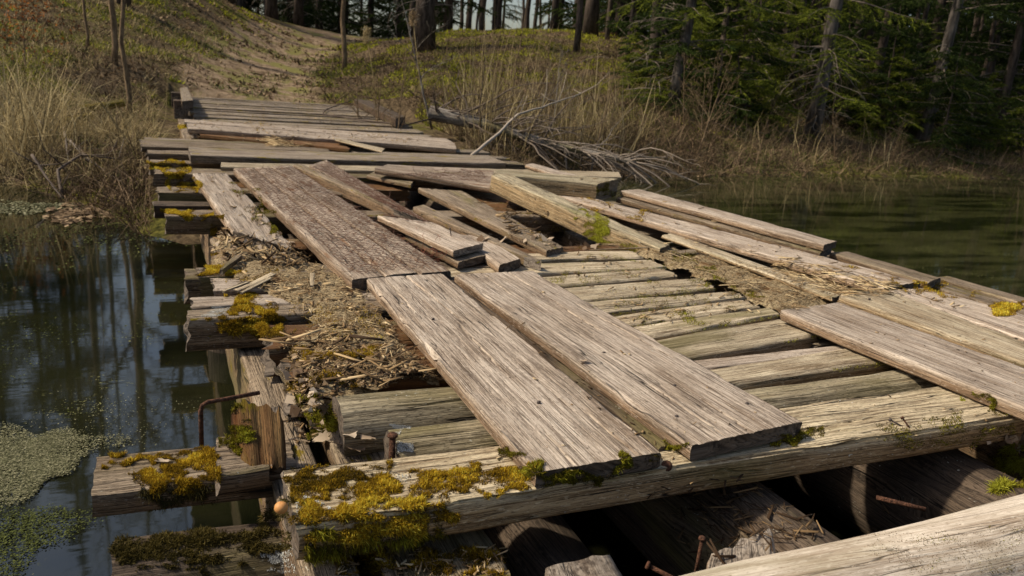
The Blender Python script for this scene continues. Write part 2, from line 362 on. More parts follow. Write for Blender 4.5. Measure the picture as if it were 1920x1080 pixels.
def log(name, P0, P1, r0, r1, mat, parent=None, seed=0., rag=.01, wob=.012, bvh=True, end=None, flat=0., nu=None, amp=.006, m=26):
    P0, P1 = Vector(P0), Vector(P1); ax = (P1-P0); L = ax.length; ax.normalize()
    s1 = ax.cross(Vector((0, 0, 1))).normalized(); s2 = s1.cross(ax).normalized()   # s2 ~ up
    nu = nu or int(min(150, max(8, L/.035))); V = []; UV = []
    for i in range(nu+1):
        s = i/nu
        for j in range(m+1):
            a = 2*math.pi*(j % m)/m; ca, sa = math.cos(a), math.sin(a)
            e0 = rag*fn(ca*3+seed, sa*3, 1.); e1 = rag*fn(ca*3+seed, sa*3, 5.)
            u = e0+(L-e1-e0)*s
            rr = (r0+(r1-r0)*s)
            rr += amp*(fn(u*1.8, ca*2.2*(1+seed % 3), sa*2.2)+.5*fn(u*3, ca*9+seed, sa*9)+.35*fn(u*5, ca*22+seed, sa*22))
            h = sa*rr
            if flat and h > rr*(1-flat): h = rr*(1-flat)+(h-rr*(1-flat))*.15
            p = P0+ax*u + s1*(ca*rr+wob*fn(u*.8, seed, 3.)) + s2*(h+wob*fn(u*.8, seed, 6.))
            V.append(p); UV.append((u, a*rr if j < m else 2*math.pi*rr))
    Fc = []; mi = []
    for i in range(nu):
        for j in range(m):
            a = i*(m+1)+j; Fc.append((a, a+m+1, a+m+2, a+1)); mi.append(0)
    for s, base in ((0, 0), (1, nu*(m+1))):
        c = sum((Vector(V[base+j]) for j in range(m)), Vector())/m; st = len(V)
        for j in range(m): V.append(V[base+j]); a = 2*math.pi*j/m; UV.append((math.cos(a)*r0, math.sin(a)*r0))
        V.append(c + ax*(.004 if s == 0 else -.004)); UV.append((0, 0))
        for j in range(m):
            t = (st+j, st+(j+1) % m, st+m); Fc.append(t if s == 0 else t[::-1]); mi.append(1)
    return link(name, np.array([tuple(v) for v in V]), Fc, [mat, end or W_END], parent, uv=UV, midx=mi, bvh=bvh)

def tube_arrays(pts, rads, m=6, base=0):
    """simple swept tube, returns V list, F list"""
    V = []; Fc = []; n = len(pts)
    prev = None
    for i, p in enumerate(pts):
        p = Vector(p); t = (Vector(pts[min(i+1, n-1)])-Vector(pts[max(i-1, 0)])).normalized()
        ref = Vector((0, 0, 1)) if abs(t.z) < .9 else Vector((1, 0, 0))
        if prev is None: a = t.cross(ref).normalized()
        else: a = (prev - t*prev.dot(t)).normalized()
        prev = a; b = t.cross(a)
        for j in range(m):
            an = 2*math.pi*j/m; V.append(p+(a*math.cos(an)+b*math.sin(an))*rads[i])
    for i in range(n-1):
        for j in range(m):
            q = base+i*m+j; q2 = base+i*m+(j+1) % m
            Fc.append((q, q2, q2+m, q+m))
    Fc.append(tuple(base+j for j in range(m))[::-1]); Fc.append(tuple(base+(n-1)*m+j for j in range(m)))
    return V, Fc
class TB:
    def __init__(s): s.V = []; s.F = []
    def tube(s, pts, rads, m=6):
        if isinstance(rads, (int, float)): rads = [rads]*len(pts)
        v, f = tube_arrays(pts, rads, m, len(s.V)); s.V += v; s.F += f
    def build(s, name, mat, parent=None, tintv=None, **kw):
        V = np.array([tuple(v) for v in s.V]); c = kw.pop('col', None)
        if c is None: c = np.full(len(V), .5) if tintv is None else np.full(len(V), tintv)
        return link(name, V, s.F, mat, parent, col=c, **kw)

def blades(name, P, D, L, Wd, mat, parent=None, kind='stuff', tint=None, bend=.0, seg=1, curl=None):
    """P bases, D directions (unit), L lengths, Wd widths"""
    n = len(P)
    if n == 0: return None
    P = np.asarray(P); D = np.asarray(D); L = np.broadcast_to(L, n)[:, None]; Wd = np.broadcast_to(Wd, n)[:, None]
    rnd = rng.normal(size=(n, 3)); S = np.cross(D, rnd); S /= np.linalg.norm(S, axis=1, keepdims=True)+1e-9
    tint = rng.random(n) if tint is None else tint
    if seg == 1:
        V = np.stack([P-S*Wd/2, P+S*Wd/2, P+D*L], 1).reshape(-1, 3); Fc = np.arange(n*3).reshape(n, 3); T = np.repeat(tint, 3)
    else:
        g = np.cross(S, D); bd = rng.normal(size=(n, 1))*bend
        M1 = P+D*L*.5+g*L*bd*.25; T1 = P+D*L*.95+g*L*bd
        T1[:, 2] -= np.abs(bd[:, 0])*L[:, 0]*.3
        V = np.stack([P-S*Wd/2, P+S*Wd/2, M1+S*Wd*.4, M1-S*Wd*.4, T1], 1).reshape(-1, 3)
        b = np.arange(n)[:, None]*5
        Fc = np.concatenate([b+np.array([0, 1, 2]), b+np.array([0, 2, 3]), b+np.array([3, 2, 4])], 0); T = np.repeat(tint, 5)
    o = link(name, V, Fc, mat, parent, col=T, smooth=False)
    if kind: o['kind'] = kind
    return o
def rand_dirs(n, up=(0, 0, 1), spread=.7):
    d = np.asarray(up, dtype=float)[None, :]+rng.normal(size=(n, 3))*spread
    return d/np.linalg.norm(d, axis=1, keepdims=True)

# ================================================================ SETTING: ground, water
CT = []
def cp(px, py, Y): p = aty(px, py, Y); CT.append((p.x, p.y, p.z))
for x, y in ((-9, 11.5), (-5, 11), (-2.2, 10.3), (-1.3, 8.6), (-.6, 6.8), (.05, 6.0), (1.2, 6.4), (2.8, 8.6), (4.3, 10.2), (6.5, 10.8), (9, 11.3), (12, 11.8), (18, 12.2), (26, 12.6)):
    CT.append((x, y, WZ)); CT.append((x*.98, y-2.6, WZ-.75))
for a in ((0, 215, 12.2), (110, 225, 12), (200, 235, 12), (300, 215, 13.2), (335, 200, 15), (0, 110, 16), (180, 100, 17), (330, 120, 18.5), (0, 0, 21), (150, -20, 23), (300, -25, 26), (400, -10, 29), (450, 28, 29), (520, 48, 30), (590, 72, 31),
          (350, 184, 16.8), (480, 182, 17.2), (600, 190, 18.3), (470, 140, 21), (540, 105, 26), (585, 84, 30), (610, 88, 29), (640, 150, 20.5), (655, 112, 25), (720, 75, 27), (760, 215, 14.5), (760, 130, 20),
          (840, 230, 13), (850, 62, 26), (980, 58, 27), (1000, 150, 19), (1000, 262, 12.2), (1100, 60, 27), (1110, 200, 15.5), (1110, 292, 11.6), (1200, 255, 13), (1240, 90, 25), (1250, 190, 17), (1400, 262, 13.5),
          (1400, 190, 17.5), (1400, 110, 25), (1600, 275, 14), (1600, 180, 20), (1600, 110, 28), (1880, 290, 15), (1880, 200, 21), (1880, 130, 28)):
    cp(*a)
CT += [(-.5, 9.2, -.36), (.1, 8.4, -.38), (-1.2, 10.4, -.3), (2, 10.6, -.35), (.5, 11.2, -.3), (1.5, 13, -.12), (3.5, 13, -.12), (-20, 22, 2.), (-14, 14, .7), (-26, 40, 4.5), (-10, 45, 4.), (8, 50, 2.2), (30, 50, 1.6), (55, 45, 1.5), (45, 20, .8), (14, 40, 2.0), (20, 36, 2.2), (9, 38, 2.1), (30, 30, 1.9)]
CA = np.array(CT); PX = CA[:, :2]
def tps(r2): return .5*r2*np.log(np.maximum(r2, 1e-12))
_d2 = ((PX[:, None]-PX[None])**2).sum(-1); _K = tps(_d2)+np.eye(len(PX))*1.5
_Pm = np.c_[np.ones(len(PX)), PX]; _A = np.block([[_K, _Pm], [_Pm.T, np.zeros((3, 3))]])
_w = np.linalg.solve(_A, np.r_[CA[:, 2], 0, 0, 0])
def gz_arr(X, Y):
    X = np.asarray(X, float); Y = np.asarray(Y, float); sh = X.shape; q = np.c_[X.ravel(), Y.ravel()]
    out = np.zeros(len(q))
    for i in range(0, len(q), 20000):
        s = q[i:i+20000]; d = ((s[:, None]-PX[None])**2).sum(-1)
        out[i:i+20000] = tps(d)@_w[:-3]+_w[-3]+s@_w[-2:]
    out = np.clip(out, -1.6, 5.5)
    r = np.hypot(q[:, 0]-5, q[:, 1]-22); k = np.clip((r-30)/25, 0, 1); k = k*k*(3-2*k)
    out = out*(1-k)+(1.8)*k
    n = np.clip((5.2-q[:, 1])/1.5, 0, 1); out = out*(1-n)+np.minimum(out, -1.3)*n      # pond bed
    b = np.clip((-q[:, 1]-1.2)/4, 0, 1); b = b*b*(3-2*b)                                # bank behind the viewer
    out = out*(1-b)+.15*b
    return out.reshape(sh)
def bumps(X, Y):
    f = np.vectorize(lambda x, y: .10*noise.noise((x*.9, y*.9, 3.))+.05*noise.noise((x*2.7, y*2.7, 7.))+.025*noise.noise((x*7, y*7, 1.)))
    return f(X, Y)
u = np.linspace(-1, 1, 240); gx = 4+np.sinh(u*3.6)/np.sinh(3.6)*220
v = np.linspace(-1, 1, 300); gy = 13+np.sinh(v*3.7)/np.sinh(3.7)*220
GX, GY = np.meshgrid(gx, gy); GZ0 = gz_arr(GX, GY)
# path: a soft track from the bridge head up and round the hill
PATH = [(at(470, 186).x, 16.6)] + [(aty(a, b, c).x, c) for a, b, c in ((470, 150, 20), (500, 120, 24), (555, 92, 28), (590, 78, 31), (640, 70, 36), (700, 60, 44))]
def path_d(X, Y):
    d = np.full(X.shape, 1e9)
    for (x0, y0), (x1, y1) in zip(PATH[:-1], PATH[1:]):
        L2 = (x1-x0)**2+(y1-y0)**2; t = np.clip(((X-x0)*(x1-x0)+(Y-y0)*(y1-y0))/L2, 0, 1)
        d = np.minimum(d, np.hypot(X-x0-t*(x1-x0), Y-y0-t*(y1-y0)))
    return d
PD = path_d(GX, GY); PM = np.clip(1-(PD-.9)/1.0, 0, 1)
GZ = GZ0+bumps(GX, GY)*(1-.6*PM)
under = (GY < 17.2) & (GX > -.1) & (GX < 4.6) & (GY > 8)
GZ = np.where(under, np.minimum(GZ, -.16), GZ)
def gz(x, y): return float(gz_arr(np.array([x]), np.array([y]))[0])
ny, nx = GX.shape; idx = np.arange(ny*nx).reshape(ny, nx)
GF = np.stack([idx[:-1, :-1], idx[:-1, 1:], idx[1:, 1:], idx[1:, :-1]], -1).reshape(-1, 4)
ground = link('ground', np.c_[GX.ravel(), GY.ravel(), GZ.ravel()], GF, ground_mat(), col=PM.ravel(), origin=(0, 0, 0)); ground['kind'] = 'structure'
GBVH = BVHTree.FromPolygons(np.c_[GX.ravel(), GY.ravel(), GZ.ravel()].tolist(), GF.tolist())
def gdrop(X, Y):
    out = []
    for x, y in zip(X, Y):
        h = GBVH.ray_cast(Vector((x, y, 30)), Vector((0, 0, -1))); out.append(h[0].z if h[0] else 0)
    return np.array(out)
water = link('pond_water', [(-160, -40, WZ), (160, -40, WZ), (160, 60, WZ), (-160, 60, WZ)], [(0, 1, 2, 3)], water_mat(), smooth=False); water['kind'] = 'structure'

# ================================================================ BRIDGE
bridge = thing('wooden_bridge', 'derelict timber bridge of rotting mossy cross beams and deck boards over the pond', 'bridge', (1.8, 8., WZ))
def strg(px): return px
def CB(A, B, C, D, th, mat=W_TAN, z=0., xl=None, xr=None, name='cross_beam', parent=bridge, **kw):
    """cross member from four photo points of its top: front left, back left, back right, front right"""
    zz = z if isinstance(z, (tuple, list)) else (z,)*4
    A, B, C, D = (at(*p, zz[i]) for i, p in enumerate((A, B, C, D)))
    if xl is not None:
        for P, Q in ((A, D), (B, C)):
            k = (xl-P.x)/(Q.x-P.x); P.x = xl; P.y += (Q.y-P.y)*k
    if xr is not None:
        for P, Q in ((D, A), (C, B)):
            k = (xr-P.x)/(Q.x-P.x); P.x = xr; P.y += (Q.y-P.y)*k
    dz = .007*fn(A.x*9, A.y*31, 2.)*2; dz2 = .007*fn(A.x*9, A.y*31, 12.)*2
    A.z += dz; B.z += dz+dz2*.5; C.z += dz2; D.z += dz2-dz*.5
    STRIPS.append((A.copy(), D.copy()))
    kw.setdefault('r', .008); kw.setdefault('amp', .0045); kw.setdefault('chip', .014)
    return plank(name, A, B, C, D, th, mat, parent, **kw)
STRIPS = []
def XB(x0, x1, y0, y1, z, th, mat=W_TAN, sk=0., name='cross_beam', parent=bridge, dz=0., **kw):
    return plank(name, (x0, y0, z), (x0, y1, z), (x1, y1+sk, z+dz), (x1, y0+sk, z+dz), th, mat, parent, **kw)
# stringers running under the deck
def SB(x0, x1, y0, y1, z, th, mat, **kw):
    return plank('stringer', (x0, y0, z), (x1, y0, z), (x1, y1, z), (x0, y1, z), th, mat, bridge, **kw)
SB(.205, .315, -1.5, 17.2, -.115, .24, W_OLD, amp=.005, chip=.015, nu=220)
SB(.36, .60, -1.5, 9.5, -.125, .2, W_OLD, amp=.006, chip=.02, nu=200)
log('stringer', (1.30, -1.5, -.30), (1.22, 17, -.28), .175, .16, W_DARK, bridge, seed=3, amp=.014)
log('stringer', (.78, -1.5, -.36), (.72, 17, -.34), .15, .15, W_DARK, bridge, seed=4, amp=.014)
log('stringer', (1.98, -1.5, -.30), (2.04, 17, -.28), .18, .16, W_DARK, bridge, seed=5, amp=.014)
log('stringer', (3.05, -1.5, -.26), (3.1, 17, -.26), .15, .15, W_OLD, bridge, seed=6, amp=.012)
SB(2.28, 2.62, -1.5, 9.5, -.09, .2, W_OLD, amp=.008, chip=.02, nu=160)
for x in (.26, 1.25, 2.05, 3.07):
    for y in (-.6, 3.9, 8.6):
        log('pile', (x, y, -2.0), (x+.01, y, -.40), .11, .10, W_DARK, bridge, seed=x*3+y)
# front beam: the big squared sleeper across the near gap
front = plank('cross_beam', at(555, 985), at(530, 883), at(1780, 722), at(1925, 777), .075, W_BEAM, bridge, amp=.004, chip=.016, rag=.008, r=.008, nu=190, seed=5.5, kt=44, cracks=[(.42, .0, .46, .42, .03), (.30, .45, .45, .8, .015), (.7, .03, .62, .2, .012), (.25, .62, .2, .9, .01)])
# near pale log, lower right
nl = log('bleached_log', (.70, .895, -.085), (3.0, .975, -.11), .10, .175, W_PALE, None, seed=9.5, amp=.006, wob=.02, m=40)
tag(nl, 'pale bleached round log nearest the camera, in the lower right corner', 'log')
# stubs at the bottom edge
XB(.14, .56, 1.04, 1.2, -.085, .10, W_OLD, name='cross_beam', amp=.006, chip=.03, rag=.02, end=W_ENDG)
plank('beam_end', (.545, .93, -.02), (.70, .93, -.02), (.73, 1.10, -.02), (.59, 1.10, -.02), .10, W_ENDG, bridge, rag=.015, amp=.005)
plank('beam_end', (.83, .97, -.02), (.97, .93, -.02), (1.06, 1.07, -.005), (.90, 1.045, -.02), .03, W_ENDG, bridge, rag=.02, amp=.004)
# round sleepers
log('log_sleeper', (.463, 1.655, -.072), (2.2, 1.70, -.072), .068, .068, W_LOG, bridge, seed=2.2, flat=.15)
log('log_sleeper', (.378, 1.87, -.082), (1.25, 1.90, -.082), .082, .075, W_LOG, bridge, seed=7.2)
CB((1385, 717), (1340, 692), (1610, 648), (1680, 672), .07, W_TAN, xl=1.2, rag=.02)
CB((1340, 692), (1300, 675), (1585, 648), (1610, 658), .05, W_GREY, xl=1.1, z=-.015)
CB((1280, 670), (1230, 635), (1460, 595), (1540, 625), .07, W_TAN, xl=1.1, rag=.015)
CB((1225, 632), (1180, 615), (1440, 578), (1462, 592), .06, W_TAN, xl=1.0, rag=.015)
CB((1172, 612), (1140, 592), (1390, 562), (1425, 575), .06, W_TAN, xl=1.0, rag=.02)
CB((1130, 590), (1095, 568), (1370, 547), (1400, 558), .06, W_TAN, xl=.95, rag=.02)
CB((1085, 566), (1050, 541), (1310, 522), (1340, 540), .06, W_TAN, xl=.95, rag=.02)
CB((1045, 536), (1030, 518), (1240, 504), (1285, 516), .06, W_TAN, xl=.9, xr=2.1, rag=.02)
CB((1015, 512), (1000, 495), (1215, 488), (1260, 501), .06, W_TAN, xl=.9, xr=2.15, rag=.02)
CB((1000, 490), (985, 477), (1175, 470), (1215, 482), .06, W_TAN, xl=1.35, xr=2.15, rag=.02)
CB((1060, 473), (1050, 462), (1200, 458), (1225, 468), .05, W_ROT, xl=1.35, xr=2.2, rag=.03)
# beam ends sticking out on the left
XB(.055, 1.0, 2.585, 2.70, 0., .105, W_OLD, name='cross_beam', amp=.007, chip=.03, rag=.02, sk=.02, seed=3.3)
XB(.072, 1.0, 2.74, 2.87, -.003, .08, W_GREY, name='cross_beam', amp=.003, chip=.015, rag=.02, sk=.02)
XB(.15, 1.0, 2.93, 3.10, .004, .08, W_GREY, name='cross_beam', amp=.004, chip=.02, rag=.03, sk=-.01)
XB(.062, .19, 3.14, 3.30, -.008, .10, W_OLD, name='beam_end', rag=.02, amp=.005)
XB(.105, 1.3, 3.14, 3.28, .002, .09, W_OLD, name='cross_beam', rag=.03, amp=.006)
XB(.30, 1.3, 2.02, 2.25, -.012, .09, W_ROT, name='cross_beam', rag=.07, amp=.012, chip=.05, sk=.03)
XB(.27, 1.3, 2.29, 2.52, -.004, .09, W_ROT, name='cross_beam', rag=.06, amp=.010, chip=.04)
XB(0., 3.3, 4.42, 4.60, -.002, .10, W_OLD, name='cross_beam', rag=.02, amp=.004, seed=8.8)
XB(-.04, 1.3, 5.20, 5.42, -.002, .10, W_OLD, name='cross_beam', rag=.03, amp=.006)
XB(-.06, 1.25, 5.02, 5.15, -.05, .08, W_DARK, name='cross_beam', rag=.03, amp=.006)
XB(-.06, 3.3, 6.05, 6.35, -.002, .10, W_OLD, name='cross_beam', rag=.03, amp=.006)
XB(-.10, 3.3, 6.8, 6.98, -.02, .10, W_OLD, name='cross_beam', rag=.03, amp=.006)
XB(-.12, 3.3, 7.35, 7.6, -.01, .09, W_OLD, name='cross_beam', rag=.03, amp=.006)
XB(-.14, 3.3, 7.75, 8.0, .0, .09, W_FAR, name='cross_beam', rag=.03, amp=.006)
XB(-.16, 3.3, 8.3, 8.6, .0, .09, W_FAR, name='cross_beam', rag=.03, amp=.006)
XB(.9, 1.75, 3.55, 3.72, -.02, .07, W_ROT, name='cross_beam', rag=.05, amp=.008, chip=.03)
XB(.35, 1.25, 3.75, 3.95, -.03, .08, W_ROT, name='cross_beam', rag=.05, amp=.008, chip=.03)
XB(.4, 1.6, 5.55, 5.8, -.02, .08, W_ROT, name='cross_beam', rag=.05, amp=.008)
XB(2.3, 3.5, 5.0, 5.2, -.03, .08, W_OLD, name='cross_beam', rag=.03)
XB(2.35, 3.5, 4.0, 4.2, -.03, .08, W_OLD, name='cross_beam', rag=.03)
XB(2.2, 3.55, 3.35, 3.55, -.03, .08, W_OLD, name='cross_beam', rag=.03)
XB(2.3, 3.45, 2.9, 3.1, -.03, .08, W_OLD, name='cross_beam', rag=.03)
XB(2.1, 3.45, 2.45, 2.62, -.03, .08, W_OLD, name='cross_beam', rag=.03)
XB(2.1, 3.4, 2.05, 2.25, -.03, .08, W_OLD, name='cross_beam', rag=.03)
XB(2.2, 3.4, 1.72, 1.9, -.03, .08, W_OLD, name='cross_beam', rag=.03)
XB(2.3, 3.4, 1.25, 1.5, -.03, .08, W_OLD, name='cross_beam', rag=.03)
# rotten cross member falling into the hole
plank('cross_beam', at(860, 400, -.04), at(830, 350, -.02), at(1035, 352, -.05), at(1080, 400, -.12), .05, W_ROT, bridge, rag=.08, amp=.015, chip=.04)
plank('cross_beam', at(870, 450, -.08), at(860, 415, -.06), at(1000, 430, -.1), at(1030, 455, -.1), .05, W_ROT, bridge, rag=.06, amp=.012, chip=.04)
# far deck
y = 8.85; k = 0
while y < 17.3:
    wd = random.uniform(.13, .21); xl = .30+(.10 if y > 10 else 0)+random.uniform(-.05, .07)
    xr = 3.05+(y-8.8)*.11+random.uniform(-.05, .07)
    zt = .016*random.uniform(-1, 1)
    XB(xl, xr, y, y+wd, zt, .06, W_FAR, name='deck_board', sk=random.uniform(-.03, .05), rag=.02, chip=.012, nu=26)
    y += wd+random.uniform(.015, .05)
# left low timber beyond the stringer and the mossy log under it
lt = plank('outrigger_beam', at(171, 926, -.1), at(182, 855, -.1), at(540, 822, -.1), at(560, 886, -.1), .058, W_OLD, bridge, amp=.004, chip=.012, seed=21.)
log('mossy_log', (-.12, 1.60, -.262), (.5, 1.60, -.262), .095, .10, W_DARK, bridge, seed=12, amp=.012)
log('mossy_log', (.02, 1.30, -.36), (.6, 1.27, -.36), .10, .10, W_DARK, bridge, seed=13, amp=.015)
# rusty iron pins and nails in the beams
def pin(name, base, top, r=.006, head=.011, parent=bridge, mat=B_RUST):
    b = TB(); base, top = Vector(base), Vector(top); d = (top-base).normalized()
    b.tube([base, top], r, 10)
    if head: b.tube([top-d*.002, top+d*.0035], [head, head*.85], 12)
    return b.build(name, mat, parent)
pin('iron_pin', (.455, 1.625, -.12), (.452, 1.618, .008), .0075, .0125)
p = at(1310, 1035, -.10); pin('nail', p+Vector((0, 0, -.06)), p+Vector((.004, 0, .03)), .004, .008)
p = at(1215, 1060, -.12); pin('nail', p+Vector((.07, -.05, -.03)), p, .0045, .009)
p = at(1655, 940, -.12); pin('nail', p+Vector((.0, .02, .0)), p+Vector((.075, -.06, .0)), .0055, 0)
pin('nail', at(1250, 874, -.02), at(1250, 874, -.001), .006, .013)
p = at(1706, 803, 0.); pin('nail', p, p+Vector((-.012, .018, .022)), .0022, .005)
p = at(1345, 607+70, 0.)
b = TB(); q = at(378, 835, -.1); q2 = q+Vector((0, 0, .105)); q3 = at(442, 750, -.0)
b.tube([q, q+Vector((0, 0, .09)), q+Vector((.004, 0, .103)), q+Vector((.016, .004, .108)), Vector((.13, 1.93, .0)), Vector((.2, 1.95, .0))], .0055, 8)
b.build('iron_bracket', B_RUST, bridge)

# ================================================================ LOOSE PLANKS (things)
def LP(name, label, cat, A, B, C, D, z, th, mat, **kw):
    zz = z if isinstance(z, (tuple, list)) else (z,)*4
    group = kw.pop('group', None)
    pts = [at(*p, zz[i]) for i, p in enumerate((A, B, C, D))]
    o = plank(name, *pts, th, mat, None, **kw); return tag(o, label, cat, group)
T = .037
LP('runner_plank', 'left one of the two wide grey runner planks resting on the mossy front beam', 'plank', (1005, 886), (1240, 848), (830, 512), (686, 522), T+.004, T, W_GREY, group='wide runner planks', amp=.0012, chip=.014, rag=.004, seed=31., end=W_END, nu=190, kt=90, cracks=[(.60, .62, .5, 1.0, .03), (.47, .35, .52, .6, .012), (.80, .0, .78, .16, .012), (.3, .0, .31, .1, .01), (.2, .7, .22, 1., .012)])
LP('runner_plank', 'right one of the two wide grey runner planks resting on the front beam', 'plank', (1296, 836), (1505, 790), (1000, 508), (852, 514), T+.008, T, W_GREY, group='wide runner planks', amp=.0012, chip=.008, rag=.006, seed=44., nu=190, kt=90, cracks=[(.62, .5, .66, 1., .03), (.3, .0, .33, .22, .012), (.3, .8, .32, 1., .012), (.85, .3, .83, .7, .008), (.52, .0, .54, .13, .012)])
LP('edge_plank', 'narrow dark plank wedged in the gap between the two near wide runner planks', 'plank', (1236, 838), (1300, 828), (872, 522), (830, 518), .010, .03, W_DARK, amp=.004, rag=.01)
# wired boards
wz = .045
LP('wired_board', 'left outermost of the three boards under rusty chicken wire', 'plank', (660, 524), (720, 517), (475, 314), (437, 316), wz, .05, W_WIRED, group='boards under chicken wire', seed=12., chip=.01)
LP('wired_board', 'middle of the three boards under rusty chicken wire, with a dark crack each side', 'plank', (723, 516), (783, 511), (505, 312), (477, 314), wz-.001, .05, W_WIRED, group='boards under chicken wire', seed=15.)
LP('wired_board', 'right of the three boards under rusty chicken wire, ending at the near runner planks', 'plank', (790, 512), (846, 508), (547, 310), (509, 312), wz+.003, .05, W_WIRED, group='boards under chicken wire', seed=18.)
LP('edge_board', 'thin board tilted on its edge beside the wired boards over a dark gap', 'plank', (728, 386), (745, 388), (562, 306), (550, 309), .05, .07, W_OLD, amp=.001)
LP('wired_board', 'wire covered board lying between the edge board and the dark hole', 'plank', (738, 392), (812, 420), (612, 300), (580, 310), (.05, .055, .05, .05), .04, W_WIRED, group='boards under chicken wire')
LP('board', 'short grey board with a bent nail and clean sawn end, stacked on another', 'plank', (850, 470), (906, 456), (810, 417), (708, 404), .085, .03, W_GREY, chip=.006, rag=.004, end=W_ENDG, seed=3.)
LP('board', 'short board lying directly under the grey board with the bent nail', 'plank', (858, 491), (912, 478), (840, 440), (760, 440), .045, .03, W_OLD)
LP('board', 'thick board with rounded worn end resting beside the stacked short boards', 'plank', (935, 497), (977, 485), (905, 440), (860, 440), .045, .045, W_GREY, rag=.008, r=.01)
LP('slat', 'long thin slat leaning across the hole towards the cross boards', 'plank', (983, 480), (1015, 488), (795, 383), (775, 388), (.05, .05, .06, .06), .045, W_OLD, amp=.001, end=W_ENDG)
LP('plank', 'narrow plank with orange moss crumbs crossing the hole left of the squared timber', 'plank', (1025, 470), (1057, 463), (868, 358), (785, 352), (.035, .035, .03, .05), .038, W_OLD, rag=.015, seed=8.)
LP('plank', 'wire covered plank lying on edge at the far side of the hole', 'plank', (702, 315), (728, 308), (925, 318), (925, 352), (.11, .11, .09, .05), .04, W_WIRED, rag=.01)
LP('plank', 'short plank stub poking out below the wire covered plank at the hole', 'plank', (688, 328), (705, 320), (780, 335), (770, 345), (.04, .04, .04, .04), .03, W_OLD)
# squared timbers
A0 = at(922, 330, .165); 
LP('squared_timber', 'heavy squared timber with yellow green moss slanting down into the deck', 'timber', (1238, 466), (1256, 459), (955, 326), (922, 328), (.03, .03, .17, .17), .115, W_TIMBER, amp=.003, chip=.012, seed=2.)
LP('squared_timber', 'squared timber with a mossy sawn end lying across the right edge of the bridge', 'timber', (925, 325), (935, 318), (1160, 335), (1120, 345), (.17, .17, .155, .155), .125, W_TIMBER, amp=.002, end=W_OLD, rag=.003)
LP('plank', 'long straight plank running on the right between the mossy timber and the outer rails', 'plank', (1657, 540), (1726, 528), (1092, 366), (1030, 362), (.05, .05, .055, .055), .038, W_GREY, group='long planks on the right side', chip=.01, seed=16.)
LP('plank', 'inner of the two long outer rail planks stacked at the water side', 'plank', (1538, 473), (1560, 464), (1172, 366), (1156, 370), .045, .035, W_OLD, group='long planks on the right side', amp=.001)
LP('plank', 'outermost long rail plank beside the open water on the right', 'plank', (1545, 459), (1569, 452), (1200, 354), (1164, 357), .085, .035, W_GREY, group='long planks on the right side', amp=.001)
LP('plank', 'plank with tan edge continuing towards the right frame after the outer rails', 'plank', (1740, 529), (1765, 520), (1590, 472), (1556, 474), .03, .035, W_OLD, amp=.001)
LP('plank', 'thin plank lying behind the mossy sawn timber end near the reeds', 'plank', (1060, 334), (1090, 330), (1000, 306), (985, 308), .07, .03, W_GREY, nu=12)
LP('batten', 'thin pale batten lying over straw litter right of the cross boards', 'batten', (1560, 558), (1585, 552), (1262, 437), (1240, 441), .03, .018, W_TAN, amp=.001, rag=.02)
LP('batten', 'short dark wood offcut lying by the foot of the mossy timber', 'batten', (1258, 472), (1262, 478), (1308, 474), (1302, 466), .02, .02, W_OLD)
LP('runner_plank', 'worn brown plank nearest on the right, over the dark gap beside the front beam', 'plank', (2260, 900), (2120, 760), (1575, 567), (1465, 582), .045, .038, W_GREY, group='wide planks at the right edge', chip=.014, seed=27., rag=.02)
LP('runner_plank', 'middle of the wide planks at the right edge, split along its side', 'plank', (2150, 764), (2130, 718), (1660, 543), (1572, 553), .04, .036, W_TAN, group='wide planks at the right edge', chip=.014, seed=29., rag=.02)
LP('runner_plank', 'palest wide plank at the right edge, farthest from the camera', 'plank', (2140, 714), (2160, 662), (1740, 540), (1662, 545), .04, .036, W_GREY, group='wide planks at the right edge', chip=.01, seed=33., rag=.02)
plank('edge_beam', (3.50, 1.0, .0), (3.62, 1.0, .0), (3.62, 2.75, .0), (3.50, 2.75, .0), .08, W_OLD, bridge, amp=.004)
plank('edge_beam', (3.34, 1.0, -.01), (3.49, 1.0, -.01), (3.49, 2.95, -.01), (3.34, 2.95, -.01), .06, W_OLD, bridge, amp=.004)
# broken left plank
LP('broken_plank', 'grey plank on the left with its near end snapped off diagonally and rotten', 'plank', (436, 432), (558, 471), (427, 326), (361, 324), (.05, .04, .04, .045), .04, W_GREY, rag=.07, chip=.03, seed=51., amp=.005)
# planks across before the far deck
LP('plank', 'long thick plank laid crosswise where the wired boards begin', 'plank', (357, 290), (353, 275), (915, 291), (948, 305), (.06, .06, .055, .055), .07, W_FAR, amp=.003, bow=.01)
LP('plank', 'pale thin plank crosswise under the thick plank, in front of the wired boards', 'plank', (414, 312), (415, 304), (1160, 322), (1165, 332), (.03, .03, .03, .03), .045, W_TAN, bow=.0)
LP('plank', 'silvery lifted plank lying askew on the far deck, front one of the pair', 'plank', (352, 240), (350, 231), (852, 268), (856, 279), (.10, .10, .06, .06), .05, W_GREY, group='lifted silvery planks')
LP('plank', 'silvery lifted plank lying askew on the far deck, rear one of the pair', 'plank', (346, 229), (345, 223), (835, 259), (850, 267), (.085, .085, .05, .05), .05, W_GREY, group='lifted silvery planks')
LP('splintered_board', 'brown splintered board lying under the lifted silvery planks', 'plank', (375, 252), (372, 243), (640, 266), (655, 279), (.05, .05, .04, .04), .04, W_ROT, rag=.05)
LP('plank', 'weathered plank with straw on it, sticking out over the left edge in the middle', 'plank', (265, 274), (264, 261), (600, 268), (620, 283), (.02, .02, .02, .02), .05, W_OLD, rag=.04)
